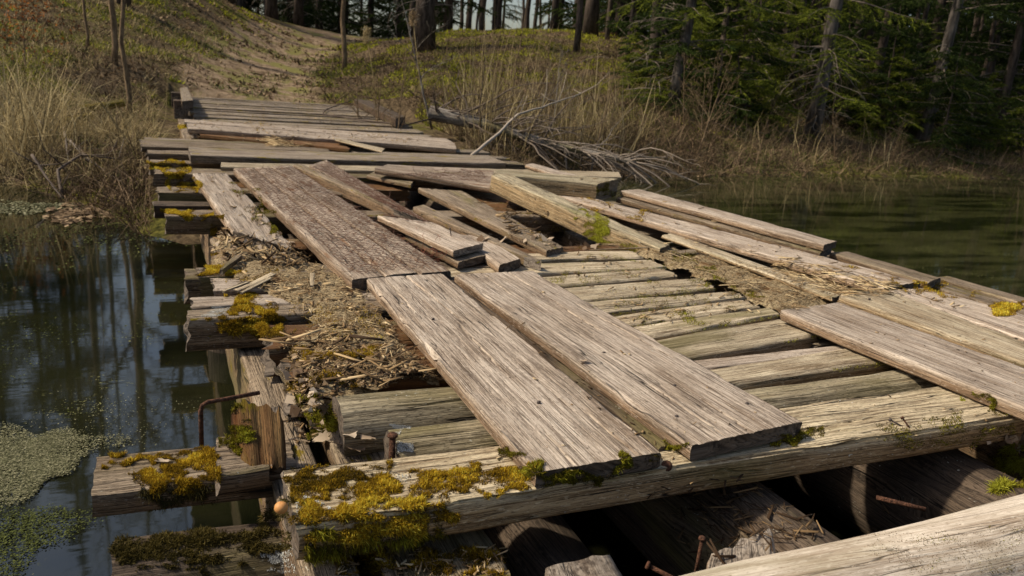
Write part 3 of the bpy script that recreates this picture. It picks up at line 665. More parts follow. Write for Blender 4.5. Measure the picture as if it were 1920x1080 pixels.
LP('slat', 'thin pale slat resting askew against the lifted silvery planks', 'plank', (716, 284), (722, 278), (632, 259), (628, 262), (.05, .05, .09, .09), .015, W_TAN, nu=14)
# curb pieces at the far bridge head
LP('curb_timber', 'short squared curb timber at the far left corner of the deck', 'timber', (341, 190), (362, 188), (351, 163), (338, 165), .22, .1, W_FAR, nu=14)
LP('curb_timber', 'dark curb timber lying at the far right corner of the deck by the reeds', 'timber', (742, 222), (760, 218), (683, 184), (664, 187), .14, .12, W_DARK, nu=14)
for yy in (12.9, 15.5):
    o = plank('timber_block', (.16, yy, .14), (.42, yy, .14), (.42, yy+.4, .14), (.16, yy+.4, .14), .26, W_DARK, None, nu=10)
    tag(o, 'dark timber block propping the left curb, the nearer one' if yy < 14 else 'dark timber block propping the left curb, the farther one', 'block', 'timber blocks at the far left corner')

# rotten offcuts at the lower left
o = plank('timber_offcut', at(408, 888, -.095+.05), at(405, 815, -.095+.05), at(500, 812, -.05), at(505, 872, -.05), .055, W_OLD, None, rag=.01, amp=.006, r=.008)
tag(o, 'mossy square offcut sitting on the low beam at the lower left', 'offcut')
p0 = at(455, 800, .0)
o = plank('rotten_block', at(450, 880, -.06), at(534, 874, -.06), at(527, 768, .05), at(438, 752, .06), .07, W_ROTRED, None, rag=.03, amp=.018, chip=.03, kt=16, nu=30)
tag(o, 'crumbling red brown rotten wood block leaning on the offcut beside the stringer', 'rotten wood')

# fungus ball
def ball(name, c, r, mat, sq=.9):
    V = []; Fc = []; n, m = 10, 14
    for i in range(n+1):
        th = math.pi*i/n
        for j in range(m):
            a = 2*math.pi*j/m; V.append((c.x+r*math.sin(th)*math.cos(a), c.y+r*math.sin(th)*math.sin(a), c.z+r*sq*math.cos(th)+r*.06*fn(a, th)))
    for i in range(n):
        for j in range(m): a = i*m+j; b2 = i*m+(j+1) % m; Fc.append((a, a+m, b2+m, b2))
    return link(name, np.array(V), Fc, mat)
tag(ball('puffball', aty(527, 952, 1.36), .0125, plain('orange_fungus', (.62, .30, .10))), 'small round orange fungus on the corner of the front beam', 'fungus')

# ================================================================ LITTER, MOSS, WIRE ON THE BRIDGE
BVH = BVHTree.FromPolygons(BV, BF)
def in_poly(x, y, P):
    c = False; n = len(P)
    for i in range(n):
        x0, y0 = P[i]; x1, y1 = P[(i+1) % n]
        if (y0 > y) != (y1 > y) and x < (x1-x0)*(y-y0)/(y1-y0)+x0: c = not c
    return c
def surf(poly, n, ragged=.0, sc=.02, nzmin=-1., far=20.):
    """points on the bridge timbers inside an outline; the edge of the patch is broken up by noise"""
    xs = [p[0] for p in poly]; ys = [p[1] for p in poly]; x0, x1, y0, y1 = min(xs), max(xs), min(ys), max(ys)
    P = []; Nn = []; Tn = []; tries = 0; o = Vector((0, 0, CH)); sd = x0*.37
    while len(P) < n and tries < n*12:
        tries += 1
        x = random.uniform(x0, x1); y = random.uniform(y0, y1)
        wx = x+26*fn(x*.03+sd, y*.05, 1.)*ragged*2; wy = y+14*fn(x*.03+sd, y*.05, 9.)*ragged*2
        if not in_poly(wx, wy, poly): continue
        g = fn(x*sc+sd, y*sc*2., 3.)+.5*fn(x*sc*3, y*sc*6, 5.)
        if ragged and g < -.34+.42*random.random()**1.5*ragged: continue
        d = ray(x, y).normalized(); h = BVH.ray_cast(o, d)
        if h[0] is None or h[3] > far: continue
        nn = h[1] if h[1].dot(d) < 0 else -h[1]
        if nn.z < nzmin: continue
        P.append(tuple(h[0])); Nn.append(tuple(nn)); Tn.append(g)
    return np.array(P).reshape(-1, 3), np.array(Nn).reshape(-1, 3), np.array(Tn)
def moss(poly, n0, ln=.012, wd=.0022, mat=MOSS, ragged=1., up=.6, lift=.008, tb=0., nzmin=-1., name='moss'):
    n = int(n0*1.5)
    P, Nn, T_ = surf(poly, n, ragged, nzmin=nzmin)
    if len(P) == 0: return
    k = np.clip((T_+.25)*1.3, 0, 1)                     # cushions: thicker in the middle of a clump
    D = Nn*.8+np.array([0, 0, up])+rng.normal(size=P.shape)*.55; D /= np.linalg.norm(D, axis=1, keepdims=True)
    layer = rng.random(len(P)); P = P+Nn*(lift*k*layer)[:, None]-Nn*.002
    hue = np.array([fn(p[0]*16, p[1]*16, 5.) for p in P]); tint = np.clip(.2+.45*layer*(.4+.6*k)+rng.normal(size=len(P))*.16+tb+hue*.35, 0, 1)
    L = ln*(.45+.7*k)*(.5+.8*rng.random(len(P)))
    q, qn, _ = surf(poly, int(n*.35), ragged*.6, nzmin=nzmin)      # dark crumbs and dead fronds at the thin margins
    if len(q):
        dd = qn*.35+rng.normal(size=q.shape)*.7; dd /= np.linalg.norm(dd, axis=1, keepdims=True)
        blades('moss_crumbs', q, dd, ln*.45, wd*1.3, CRUMB if mat is not MOSSD else MOSSD, bridge, seg=1)
    wd = wd*.85
    return blades(name, P, D, L, wd*(.7+.6*rng.random(len(P))), mat, bridge, tint=tint, seg=2, bend=.35)
# front beam
moss([(540, 882), (600, 876), (720, 868), (740, 885), (680, 935), (560, 940)], 7000, .009, .0018, MOSS, tb=-.08)
moss([(570, 955), (640, 940), (820, 940), (860, 965), (830, 1000), (740, 1012), (600, 1015), (565, 990)], 12000, .012, .0018, MOSS, tb=.22)
moss([(670, 895), (800, 888), (935, 868), (1010, 885), (1010, 912), (880, 926), (790, 945), (660, 945)], 10000, .010, .0018, MOSS, tb=.12)
moss([(530, 885), (580, 880), (600, 960), (585, 1010), (555, 985)], 2600, .008, .002, MOSS, tb=-.1)
moss([(560, 1000), (640, 1000), (850, 990), (830, 1015), (700, 1040), (570, 1060)], 2200, .016, .0018, MOSSG, up=-.5, tb=0)
moss([(920, 832), (950, 835), (1000, 884), (1110, 888), (1240, 848), (1245, 858), (1130, 902), (980, 912), (940, 868)], 6000, .008, .0018, MOSSG, tb=-.05)
moss([(1235, 828), (1290, 838), (1300, 846), (1250, 848)], 500, .006, .0018, MOSSG)
moss([(1440, 822), (1500, 803), (1540, 800), (1545, 822), (1450, 838)], 1300, .009, .0018, MOSSG, tb=-.05)
moss([(1800, 735), (1860, 745), (1880, 768), (1850, 765)], 700, .008, .0018, MOSSG, tb=.1)
moss([(640, 1040), (880, 1030), (950, 1030), (930, 1080), (620, 1080)], 4200, .014, .002, MOSS, tb=-.05)
moss([(1850, 850), (1925, 830), (1925, 905), (1880, 925)], 4200, .020, .0022, MOSSG, up=-.2, tb=.25)
moss([(1640, 800), (1900, 770), (1900, 810), (1700, 850)], 1200, .010, .002, MOSSG, tb=-.1)
# low beam and mossy logs
moss([(240, 890), (330, 868), (410, 846), (412, 905), (400, 925), (300, 925), (255, 912)], 11000, .011, .0018, MOSS, tb=.05)
moss([(215, 862), (330, 848), (410, 838), (408, 850), (300, 866), (190, 880)], 3500, .010, .0018, MOSS, tb=.05)
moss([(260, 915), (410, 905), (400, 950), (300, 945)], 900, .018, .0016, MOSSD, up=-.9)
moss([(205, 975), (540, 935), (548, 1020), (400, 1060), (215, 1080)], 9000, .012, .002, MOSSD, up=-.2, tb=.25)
moss([(445, 755), (462, 765), (478, 830), (450, 835), (420, 818)], 2400, .009, .0016, MOSSG, tb=.05)
moss([(410, 818), (460, 815), (465, 860), (410, 850)], 900, .008, .0016, MOSSG)
# left edge of the deck
moss([(385, 594), (440, 588), (545, 603), (555, 628), (520, 636), (470, 630), (390, 612)], 12000, .013, .0022, MOSS, tb=.12)
moss([(420, 552), (500, 548), (530, 560), (520, 590), (450, 592), (440, 570)], 7000, .010, .0020, MOSS, tb=.15)
moss([(350, 502), (410, 498), (480, 500), (478, 515), (400, 518), (352, 514)], 5000, .010, .0025, MOSS, tb=.15)
moss([(300, 393), (398, 391), (405, 412), (360, 414), (330, 404)], 3200, .012, .004, MOSS, tb=.3, ragged=.6)
moss([(310, 340), (370, 332), (380, 350), (362, 362), (320, 352)], 2600, .013, .005, MOSS, tb=.3, ragged=.6)
moss([(272, 303), (340, 298), (362, 312), (350, 335), (300, 328)], 3400, .016, .006, MOSS, tb=.3, ragged=.6)
moss([(270, 240), (345, 234), (350, 248), (290, 250)], 900, .016, .008, MOSS, tb=.3)
moss([(395, 400), (420, 420), (420, 480), (395, 500)], 1800, .012, .003, MOSS, tb=-.1)
moss([(430, 335), (470, 360), (540, 440), (525, 455), (470, 400)], 2200, .012, .003, MOSSG)
# cross boards and timbers
for poly, n in (([(1100, 560), (1330, 540), (1400, 552), (1130, 580)], 900), ([(1020, 520), (1230, 508), (1260, 515), (1050, 532)], 800), ([(1180, 600), (1400, 572), (1420, 584), (1200, 612)], 900),
                ([(1200, 470), (1290, 470), (1450, 560), (1330, 540)], 2200), ([(1000, 485), (1200, 478), (1220, 486), (1010, 494)], 500), ([(1060, 460), (1160, 452), (1200, 462), (1080, 472)], 900)):
    moss(poly, n, .007, .002, MOSSG, tb=.1)
moss([(1080, 392), (1108, 396), (1160, 430), (1155, 455), (1100, 452), (1078, 430)], 5200, .009, .003, MOSSG, tb=.35, up=.1)
moss([(1118, 340), (1160, 342), (1158, 370), (1118, 367)], 1400, .007, .004, MOSSG, tb=.0, up=0)
moss([(1840, 562), (1925, 566), (1925, 594), (1860, 588)], 1600, .014, .004, MOSS, tb=.3, ragged=.4)
moss([(1550, 490), (1700, 530), (1840, 560), (1790, 560), (1620, 520)], 1300, .010, .003, MOSS, tb=.1)
moss([(1100, 370), (1200, 395), (1230, 415), (1150, 395)], 700, .012, .004, MOSS, tb=.1)
moss([(1000, 405), (1060, 440), (1050, 455), (990, 440)], 700, .009, .003, MOSS, tb=-.05)
for a, d in STRIPS:
    n = 700; f = rng.random(n); g = np.array([fn(x*2.2+a.y*7, a.y*13, 3.) for x in a.x+(d.x-a.x)*f]); k = g > -.05; f = f[k]; m = len(f)
    P = np.c_[a.x+(d.x-a.x)*f, a.y+(d.y-a.y)*f-.004+rng.normal(size=m)*.006, a.z+(d.z-a.z)*f-.012+rng.random(m)*.012]
    P = P[P[:, 0] > 1.45]
    blades('moss', P, rand_dirs(len(P), (0, -.2, 1), .6), .007, .0018, MOSSG, bridge, seg=1)
# white lichen crusts
def flakes(name, poly, n, size, mat, ragged=.6, parent=bridge, lift=.002, flat=.35):
    if mat is LICH: n *= 3; size *= .35; flat = .15; lift = .0015
    P, Nn, T_ = surf(poly, n, ragged)
    if len(P) == 0: return
    a = rng.normal(size=P.shape); U = np.cross(Nn, a); U /= np.linalg.norm(U, axis=1, keepdims=True); W_ = np.cross(Nn, U)
    U = U+Nn*rng.normal(size=(len(P), 1))*flat; W_ = W_+Nn*rng.normal(size=(len(P), 1))*flat
    s = size*(.4+.9*rng.random((len(P), 1))); c = P+Nn*lift
    V = np.stack([c-U*s-W_*s*.6, c+U*s*.8-W_*s, c+U*s*.7+W_*s*.8, c-U*s*.6+W_*s], 1).reshape(-1, 3)
    Fc = np.arange(len(P)*4).reshape(-1, 4)
    return tag(link(name, V, Fc, mat, parent, col=np.repeat(rng.random(len(P)), 4), smooth=False), kind='stuff')
flakes('lichen', [(560, 935), (600, 930), (620, 960), (600, 985), (555, 960)], 420, .0035, LICH)
flakes('lichen', [(370, 575), (440, 575), (435, 590), (372, 594)], 420, .003, LICH)
flakes('lichen', [(730, 800), (775, 795), (775, 806), (735, 815)], 160, .003, LICH)
flakes('lichen', [(730, 828), (775, 828), (770, 850), (732, 855)], 240, .003, LICH)
flakes('lichen', [(380, 500), (420, 470), (430, 490), (400, 500)], 60, .004, LICH)
flakes('lichen', [(700, 885), (770, 890), (760, 910), (700, 905)], 90, .003, LICH)
flakes('lichen', [(480, 1035), (560, 1020), (560, 1075), (490, 1075)], 260, .0035, LICH)
# chips: little splintered boxes lying about
def chips(name, poly, n, l0, l1, mat=CHIP, parent=bridge, ragged=.5, pile=.012, yaw=None, wr=.22, tb=0., steep=.18):
    P, Nn, T_ = surf(poly, n, ragged, nzmin=.1)
    m = len(P)
    if m == 0: return
    L = (l0+(l1-l0)*rng.random(m)**2.2)[:, None]; Wd = L*wr*(.4+rng.random((m, 1))); H = np.clip(Wd*.35, .0006, .004)
    an = rng.random(m)*math.pi*2 if yaw is None else yaw+rng.normal(size=m)*.5
    tl = rng.normal(size=m)*steep
    U = np.c_[np.cos(an)*np.cos(tl), np.sin(an)*np.cos(tl), np.sin(tl)]; W_ = np.c_[-np.sin(an), np.cos(an), rng.normal(size=m)*.25]; W_ /= np.linalg.norm(W_, axis=1, keepdims=True)
    Z = np.cross(U, W_)
    c = P+np.array([0, 0, 1.])*(.001+pile*rng.random((m, 1))*np.clip(T_+.35, 0, 1)[:, None]+np.abs(np.sin(tl))[:, None]*L*.45)
    pts = []
    for a, b, h in ((-1, -.6, 0), (1, -.3, 0), (.85, .5, 0), (-.8, .8, 0), (-1, -.6, 1), (1, -.3, 1), (.85, .5, 1), (-.8, .8, 1)):
        pts.append(c+U*L*.5*a+W_*Wd*.5*b+Z*H*h)
    V = np.stack(pts, 1).reshape(-1, 3); b = np.arange(m)[:, None]*8
    q = [(4, 5, 6, 7), (0, 1, 5, 4), (1, 2, 6, 5), (2, 3, 7, 6), (3, 0, 4, 7)]
    Fc = np.concatenate([b+np.array(x) for x in q], 0)
    t = np.clip(rng.random(m)*.9+tb, 0, 1)
    return tag(link(name, V, Fc, mat, parent, col=np.repeat(t, 8), smooth=False), kind='stuff')
LEFTZ = [(400, 490), (560, 478), (655, 515), (700, 560), (760, 640), (825, 705), (700, 720), (560, 690), (540, 640), (600, 600), (520, 560), (430, 530)]
def heap(name, poly, z0, h, mat, step=.012):
    """a low crumbly bed of rotted wood with a thin feathered edge"""
    W2 = [(at(a, b, z0).x, at(a, b, z0).y) for a, b in poly]
    xs = [p[0] for p in W2]; ys = [p[1] for p in W2]; nx_, ny_ = int((max(xs)-min(xs))/step)+1, int((max(ys)-min(ys))/step)+1
    V = []; ok = {}
    for j in range(ny_):
        for i in range(nx_):
            x = min(xs)+i*step; y = min(ys)+j*step
            if not in_poly(x+.06*fn(x*6, y*6, 2.), y+.06*fn(x*6, y*6, 8.), W2): continue
            d = min(geometry_dist(x, y, W2), .08)/.08
            n = fn(x*9, y*9, 3.)*.6+fn(x*27, y*27, 5.)*.4+fn(x*60, y*60, 6.)*.2
            ok[(i, j)] = len(V); V.append((x, y, z0-.02+(h+.02)*d**.5*(.75+.5*n)))
    Fc = [(ok[i, j], ok[i+1, j], ok[i+1, j+1], ok[i, j+1]) for (i, j) in ok if (i+1, j) in ok and (i+1, j+1) in ok and (i, j+1) in ok]
    uvs = [(p[0], p[1]) for p in V]
    o = link(name, np.array(V), Fc, mat, bridge, uv=uvs, bvh=True); return tag(o, kind='stuff')
def geometry_dist(x, y, P):
    d = 9.
    for i in range(len(P)):
        (x0, y0), (x1, y1) = P[i], P[(i+1) % len(P)]; L2 = (x1-x0)**2+(y1-y0)**2+1e-9
        t = max(0, min(1, ((x-x0)*(x1-x0)+(y-y0)*(y1-y0))/L2)); d = min(d, math.hypot(x-x0-t*(x1-x0), y-y0-t*(y1-y0)))
    return d
def debris_mat():
    m, t, b = nodes('rotted_wood_crumbs', .95, .1)
    P = N(t, 'ShaderNodeNewGeometry').outputs['Position']
    a = nz(t, P, 90, 160, 90, det=6, rough=.75); g = nz(t, P, 9, 9, 9, det=4, off=4.)
    c = mixc(t, smooth(t, a, .36, .64), (.08, .055, .032), (.52, .41, .25)); c = mixc(t, smooth(t, g, .5, .68), c, mixc(t, a, (.04, .02, .01), (.22, .12, .05)))
    t.links.new(c, b.inputs['Base Color']); bp = N(t, 'ShaderNodeBump'); bp.inputs['Strength'].default_value = 1; bp.inputs['Distance'].default_value = .01
    t.links.new(a, bp.inputs['Height']); t.links.new(bp.outputs[0], b.inputs['Normal']); return m
DEB = debris_mat()
heap('rotted_debris', LEFTZ, 0, .022, DEB)
heap('rotted_debris', [(400, 440), (440, 425), (500, 455), (560, 478), (600, 490), (520, 500), (400, 500)], 0, .03, DEB)
heap('rotted_debris', [(1185, 468), (1260, 462), (1420, 505), (1560, 552), (1640, 545), (1570, 566), (1460, 580), (1400, 560), (1330, 525), (1240, 492)], 0, .018, DEB)
heap('rotted_debris', [(1400, 480), (1500, 500), (1650, 545), (1570, 555)], 0, .012, DEB)
heap('rotted_debris', [(535, 690), (640, 670), (800, 680), (830, 712), (700, 730), (620, 745), (600, 800), (560, 830), (545, 740)], -.03, .035, DEB)
BVH = BVHTree.FromPolygons(BV, BF)
moss([(560, 560), (700, 590), (720, 620), (640, 640), (560, 600)], 700, .007, .002, MOSS)
moss([(600, 668), (660, 655), (722, 650), (726, 685), (640, 688), (560, 680)], 3600, .010, .002, MOSS, tb=-.05)
moss([(555, 745), (610, 742), (640, 770), (635, 800), (590, 850), (575, 830)], 4200, .012, .002, MOSSG, tb=.1)
moss([(530, 690), (600, 690), (680, 700), (660, 730), (560, 740)], 1800, .009, .002, MOSS, tb=-.1)
moss([(520, 655), (600, 650), (640, 668), (560, 690)], 1800, .008, .002, MOSS, tb=-.05)
moss([(1240, 470), (1300, 480), (1440, 555), (1400, 560), (1260, 490)], 2600, .008, .0022, MOSSG, tb=.05)
moss([(1020, 505), (1330, 495), (1480, 580), (1200, 600)], 1500, .005, .0018, MOSS, tb=.1, lift=.002)
moss([(540, 560), (690, 570), (740, 640), (600, 640)], 1500, .007, .0018, MOSS, tb=.1)
moss([(400, 520), (520, 500), (540, 520), (420, 530)], 900, .007, .002, MOSS)
moss([(1560, 990), (1800, 1000), (1925, 985), (1925, 1080), (1700, 1080)], 2400, .004, .0018, MOSSG, tb=-.05, up=0, lift=.001)
chips('wood_chips', LEFTZ, 520, .006, .05, tb=.0, pile=.006)
chips('wood_chips', LEFTZ, 5200, .0015, .010, wr=.45, tb=-.1, pile=.003)
chips('straw', LEFTZ, 1600, .01, .05, wr=.06, tb=.2, pile=.006)
chips('splinters', [(520, 640), (640, 625), (800, 680), (830, 710), (640, 730), (560, 720)], 50, .03, .13, CHIP, wr=.16, pile=.02, yaw=.15, tb=-.1, steep=.2)
chips('wood_chips', [(520, 640), (640, 625), (800, 680), (830, 710), (640, 730), (560, 720)], 1700, .002, .018, wr=.4, pile=.006, tb=-.25)
flakes('leaf_crumbs', [(540, 650), (640, 635), (800, 690), (640, 730), (560, 740)], 160, .007, LITTER, lift=.006, flat=.5)
chips('splinters', [(400, 425), (470, 440), (560, 478), (600, 495), (420, 505)], 230, .02, .09, CHIP, wr=.22, pile=.03, tb=-.1, steep=.4)
chips('wood_chips', [(530, 690), (640, 670), (830, 700), (640, 740), (600, 820), (560, 840)], 800, .003, .025, wr=.35, tb=-.2)
RIGHTZ = [(1180, 465), (1270, 462), (1420, 500), (1600, 550), (1480, 582), (1400, 562), (1330, 528), (1240, 495)]
chips('wood_chips', RIGHTZ, 2600, .002, .018, tb=.0, pile=.004)
chips('straw', RIGHTZ, 420, .03, .13, CHIP, wr=.035, pile=.012, tb=.15)
chips('straw', [(1400, 475), (1500, 490), (1700, 545), (1570, 560)], 500, .03, .14, CHIP, wr=.05, yaw=-.9, tb=.2)
chips('straw', [(470, 262), (560, 264), (600, 276), (480, 274)], 300, .05, .2, CHIP, wr=.05, yaw=.1, tb=.1)
chips('wood_chips', [(1000, 470), (1230, 460), (1450, 580), (1180, 610)], 350, .006, .04, tb=0.)
chips('wood_chips', [(840, 515), (900, 545), (1260, 820), (1230, 838), (980, 640)], 160, .002, .02, tb=-.3, wr=.4, pile=.002)
chips('wood_chips', [(700, 520), (1000, 508), (1500, 790), (1010, 880)], 40, .002, .014, tb=.0, wr=.5, pile=0)
chips('wood_chips', [(540, 890), (1750, 730), (1880, 790), (600, 990)], 110, .002, .014, tb=.0, wr=.4, pile=0)
chips('wood_chips', [(880, 370), (1000, 370), (1080, 440), (1000, 450)], 300, .01, .07, tb=-.25)
chips('wood_chips', [(360, 330), (420, 320), (560, 480), (450, 440)], 60, .006, .03, tb=.3, wr=.4, pile=0)
chips('wood_chips', [(1590, 550), (1920, 600), (1920, 760), (1480, 590)], 120, .002, .014, tb=.0, wr=.4, pile=0)
chips('wood_chips', [(1440, 490), (1720, 550), (1920, 600), (1640, 550)], 150, .006, .04, tb=.1)
chips('wood_chips', [(420, 500), (600, 560), (650, 600), (420, 600), (380, 560)], 160, .006, .03, tb=.2, pile=0)
chips('wood_chips', [(900, 320), (1160, 330), (1720, 540), (1240, 460)], 160, .01, .05, tb=0.)
chips('wood_chips', [(640, 1030), (950, 1030), (950, 1080), (620, 1080)], 260, .006, .03, tb=.1)
chips('wood_chips', [(1180, 900), (1340, 890), (1700, 960), (1300, 1060)], 240, .01, .07, tb=-.35, wr=.12)
chips('wood_chips', [(360, 190), (620, 190), (800, 265), (360, 260)], 500, .01, .05, tb=.0, wr=.4, pile=0)
moss([(370, 190), (600, 190), (760, 240), (830, 268), (700, 262), (380, 225)], 1500, .010, .010, MOSS, ragged=1.6, tb=.0, lift=.002)
# the three pale torn slivers and a few larger scraps: each its own piece
def sliver(label, p0, p1, z, w0, th=.006, mat=W_TAN, name='wood_sliver', group='long pale wood slivers on the debris'):
    a = at(*p0, z); b = at(*p1, z+.012); d = (b-a).normalized(); s = Vector((-d.y, d.x, 0))
    o = plank(name, a-s*w0*.25, a+s*w0*.25, b+s*w0*.5, b-s*w0*.5, th, mat, None, rag=.012, amp=.002, r=.002, chip=.004, nu=10)
    return tag(o, label, 'wood sliver', group)
sliver('flat pale wood sliver lying on the left beams, the left one of the fan', (418, 545), (462, 528), .012, .025)
sliver('long fluted pale wood sliver in the fan on the left beams', (443, 545), (512, 512), .014, .03)
sliver('upper pale wood sliver touching the fluted ones on the left beams', (452, 548), (505, 520), .016, .022)
sliver('short blocky wood chip standing out in the straw litter beside the wired boards', (584, 535), (586, 512), .03, .02)
sliver('grey splinter of wood leaning beside the broken plank end', (414, 505), (448, 478), .03, .03, .02, W_OLD)
sliver('thin twig like splinter across the cross boards before the mossy timber', (1105, 468), (1220, 462), .01, .012)
# dead leaves
def leaf(label, c, size, yaw, tilt, tint, name='dead_leaf', group=None):
    V = []; Fc = []; n = 7; m = 4; R_ = Matrix.Rotation(yaw, 3, 'Z') @ Matrix.Rotation(tilt, 3, 'X')
    for i in range(n+1):
        s = i/n; wv = math.sin(math.pi*min(1, s*1.02+.0))**.8*.42*(1+.25*math.sin(s*25))
        for j in range(m+1):
            t = j/m*2-1; z = .22*abs(t)**1.6*wv+.10*math.sin(s*4+yaw)+.05*fn(s*4, t*3, yaw)
            V.append(c+R_ @ Vector(((s-.5)*size, t*wv*size, z*size)))
    for i in range(n):
        for j in range(m): a = i*(m+1)+j; Fc.append((a, a+1, a+m+2, a+m+1))
    o = link(name, np.array([tuple(x) for x in V]), Fc, LEAF, None, col=np.full(len(V), tint))
    return tag(o, label, 'leaf', group)
LG = 'dead leaves on the stringer'
for i, (a, b2, s, ti, lab) in enumerate(((612, 832, .075, .8, 'large pale dead leaf, leftmost of those on the stringer before the front beam'), (640, 836, .06, .6, 'pale dead leaf in the middle of those on the stringer top'), (668, 843, .055, .45, 'brownish curled dead leaf on the stringer nearest the iron pin'),
                              (655, 822, .045, .9, 'small light dead leaf between the round sleeper end and the stringer leaves'), (690, 825, .05, .55, 'curled dead leaf standing up against the iron pin'), (606, 778, .045, .95, 'rolled grey dead leaf in the moss left of the round sleeper'), (592, 762, .035, .8, 'tiny pale dead leaf in the moss above the rolled grey one'))):
    h = BVH.ray_cast(Vector((0, 0, CH)), ray(a, b2).normalized())
    if h[0]: leaf(lab, h[0]+Vector((0, 0, .008)), s, i*1.7, .2*math.sin(i*2.), ti, group=LG)
for i, (a, b2, s, ti, lab) in enumerate(((1872, 832, .04, .9, 'pale dead leaf above the moss tuft at the right edge'), (305, 868, .04, .9, 'pale flat leaf scrap on the mossy low beam at lower left'), (1095, 680, .03, .6, 'brown folded leaf caught in the gap between the wide runner planks'))):
    h = BVH.ray_cast(Vector((0, 0, CH)), ray(a, b2).normalized())
    if h[0]: leaf(lab, h[0]+Vector((0, 0, .006)), s, i*2.1, .25, ti)
flakes('leaf_crumbs', [(540, 690), (620, 740), (600, 840), (560, 820)], 60, .012, LEAF, lift=.006, flat=.5)
flakes('leaf_crumbs', [(400, 430), (560, 470), (560, 500), (400, 500)], 70, .010, LEAF, lift=.008, flat=.6)
flakes('leaf_crumbs', [(430, 330), (560, 470), (520, 460), (440, 370)], 110, .007, LEAF, lift=.008, flat=.5)
flakes('leaf_crumbs', [(860, 440), (1080, 440), (1180, 470), (1060, 465)], 60, .014, LEAF, lift=.008, flat=.5)
flakes('leaf_crumbs', [(1850, 820), (1920, 820), (1920, 850)], 40, .010, LEAF, lift=.006, flat=.5)

# rusty chicken wire over the boards
def wire(label, quad, z, cell=.046, miss=.12, jit=.22, rr=.0012, lift=.004, amp=.006, seed=0):
    A, B, C, D = (at(*p, z) for p in quad); W = (B-A).length; L = ((C+D)/2-(A+B)/2).length
    b = TB(); rnd = random.Random(seed); cw = cell*.87; pts = {}
    def P(i, j, k):                     # lattice of a hexagon mesh: column i, row j, upper/lower point k
        key = (i, j, k)
        if key not in pts:
            x = (i+(.5 if j % 2 else 0))*cw; y = j*cell*.75+(cell*.25 if k else 0)
            x += cell*jit*fn(x*40, y*40, seed+1.)*2; y += cell*jit*fn(x*40, y*40, seed+4.)*2+.02*fn(x*5, y*3, seed+2.)
            t, s = x/W, y/L
            if not (-.02 < t < 1.02 and 0 < s < .985): pts[key] = None
            else:
                p = A.lerp(B, t).lerp(D.lerp(C, t), s); p.z += lift+amp*max(0, fn(x*12, y*9, seed+9.)); pts[key] = p
        return pts[key]
    nj = int(L/(cell*.75))+1; ni = int(W/cw)+2
    for j in range(nj):
        for i in range(-1, ni):
            segs = [(P(i, j, 0), P(i, j, 1))]
            o = 1 if j % 2 else 0
            segs += [(P(i, j, 1), P(i+o, j+1, 0)), (P(i, j, 1), P(i+o-1, j+1, 0))]
            for a, c in segs:
                if a is None or c is None or rnd.random() < miss: continue
                b.tube([a, c], rr, 3)
    # loose curls of broken wire
    for k in range(int(W*L*26)):
        t, s = rnd.random(), rnd.random(); p = A.lerp(B, t).lerp(D.lerp(C, t), s); p.z += .006; pl = [p.copy()]
        d = Vector((rnd.uniform(-1, 1), rnd.uniform(-1, 1), .2)).normalized()
        for q in range(6):
            d = (d+Vector((rnd.uniform(-.7, .7), rnd.uniform(-.7, .7), rnd.uniform(-.35, .3)))).normalized(); pl.append(pl[-1]+d*.016)
            pl[-1].z = max(pl[-1].z, z+.003)
        b.tube(pl, rr, 3)
    return tag(b.build('chicken_wire', WIREM), label, 'wire mesh', 'sheets of rusty chicken wire')
WIREM = plain('rusty_wire', (.13, .06, .04), .7, .3)
wire('large sheet of rusty chicken wire over the three boards left of the hole', ((668, 516), (842, 500), (552, 312), (442, 318)), .048, seed=1)
wire('rusty chicken wire on the board beside the narrow edge board', ((745, 396), (815, 424), (615, 303), (582, 312)), .056, seed=2, miss=.15, amp=.015)
wire('rusty chicken wire over the plank on edge behind the hole', ((735, 328), (920, 345), (900, 320), (760, 316)), .085, seed=3, miss=.2, amp=.02)
wire('small torn end of chicken wire on the stacked short grey board', ((740, 412), (790, 420), (815, 420), (712, 404)), .088, seed=4, miss=.25, amp=.02, cell=.028)
b = TB()
for k in range(26):
    p = at(random.uniform(800, 835), random.uniform(455, 488), .03); d = Vector((random.uniform(-1, 1), random.uniform(-1, 1), random.uniform(-.2, .6))).normalized(); pl = [p]
    for q in range(9): d = (d+Vector([random.uniform(-.8, .8) for _ in range(3)])).normalized(); pl.append(pl[-1]+d*.015)
    b.tube(pl, .0011, 3)
tag(b.build('wire_tangle', plain('orange_rust_wire', (.22, .07, .04), .7, .3)), 'tangled ball of red rusty wire between the wired boards and short boards', 'wire')
# nails on the planks
def nail(lab, px, py, z, dx, dy, h, r=.0022):
    p = at(px, py, z); o = pin('nail', p, p+Vector((dx, dy, h)), r, r*2.4, None, plain('dark_nail', (.06, .045, .04), .5)); return tag(o, lab, 'nail')
nail('bent dark nail sticking up from the short grey board', 846, 443, .088, -.008, 0., .035, .002)
nail('dark nail stuck slanting in the right part of the front beam', 1692, 800, .0, -.022, .022, .012)
for a, b2, lab in ((1132, 664, 'dark nail head in the middle of the right wide runner plank'), (1264, 726, 'nail head halfway down the right wide runner plank, below the middle one'), (1400, 760, 'nail head near the square end corner of the right wide runner plank'),
                   (1268, 784, 'nail head near the notched end corner of the right wide runner plank'), (1010, 757, 'dark nail head in the lower half of the left wide runner plank'), (812, 600, 'nail head in the upper half of the left wide runner plank'), (1630, 562, 'nail head at the far end of the middle plank at the right edge')):
    nail(lab, a, b2, .041, .0, .0, .0035, .0022)

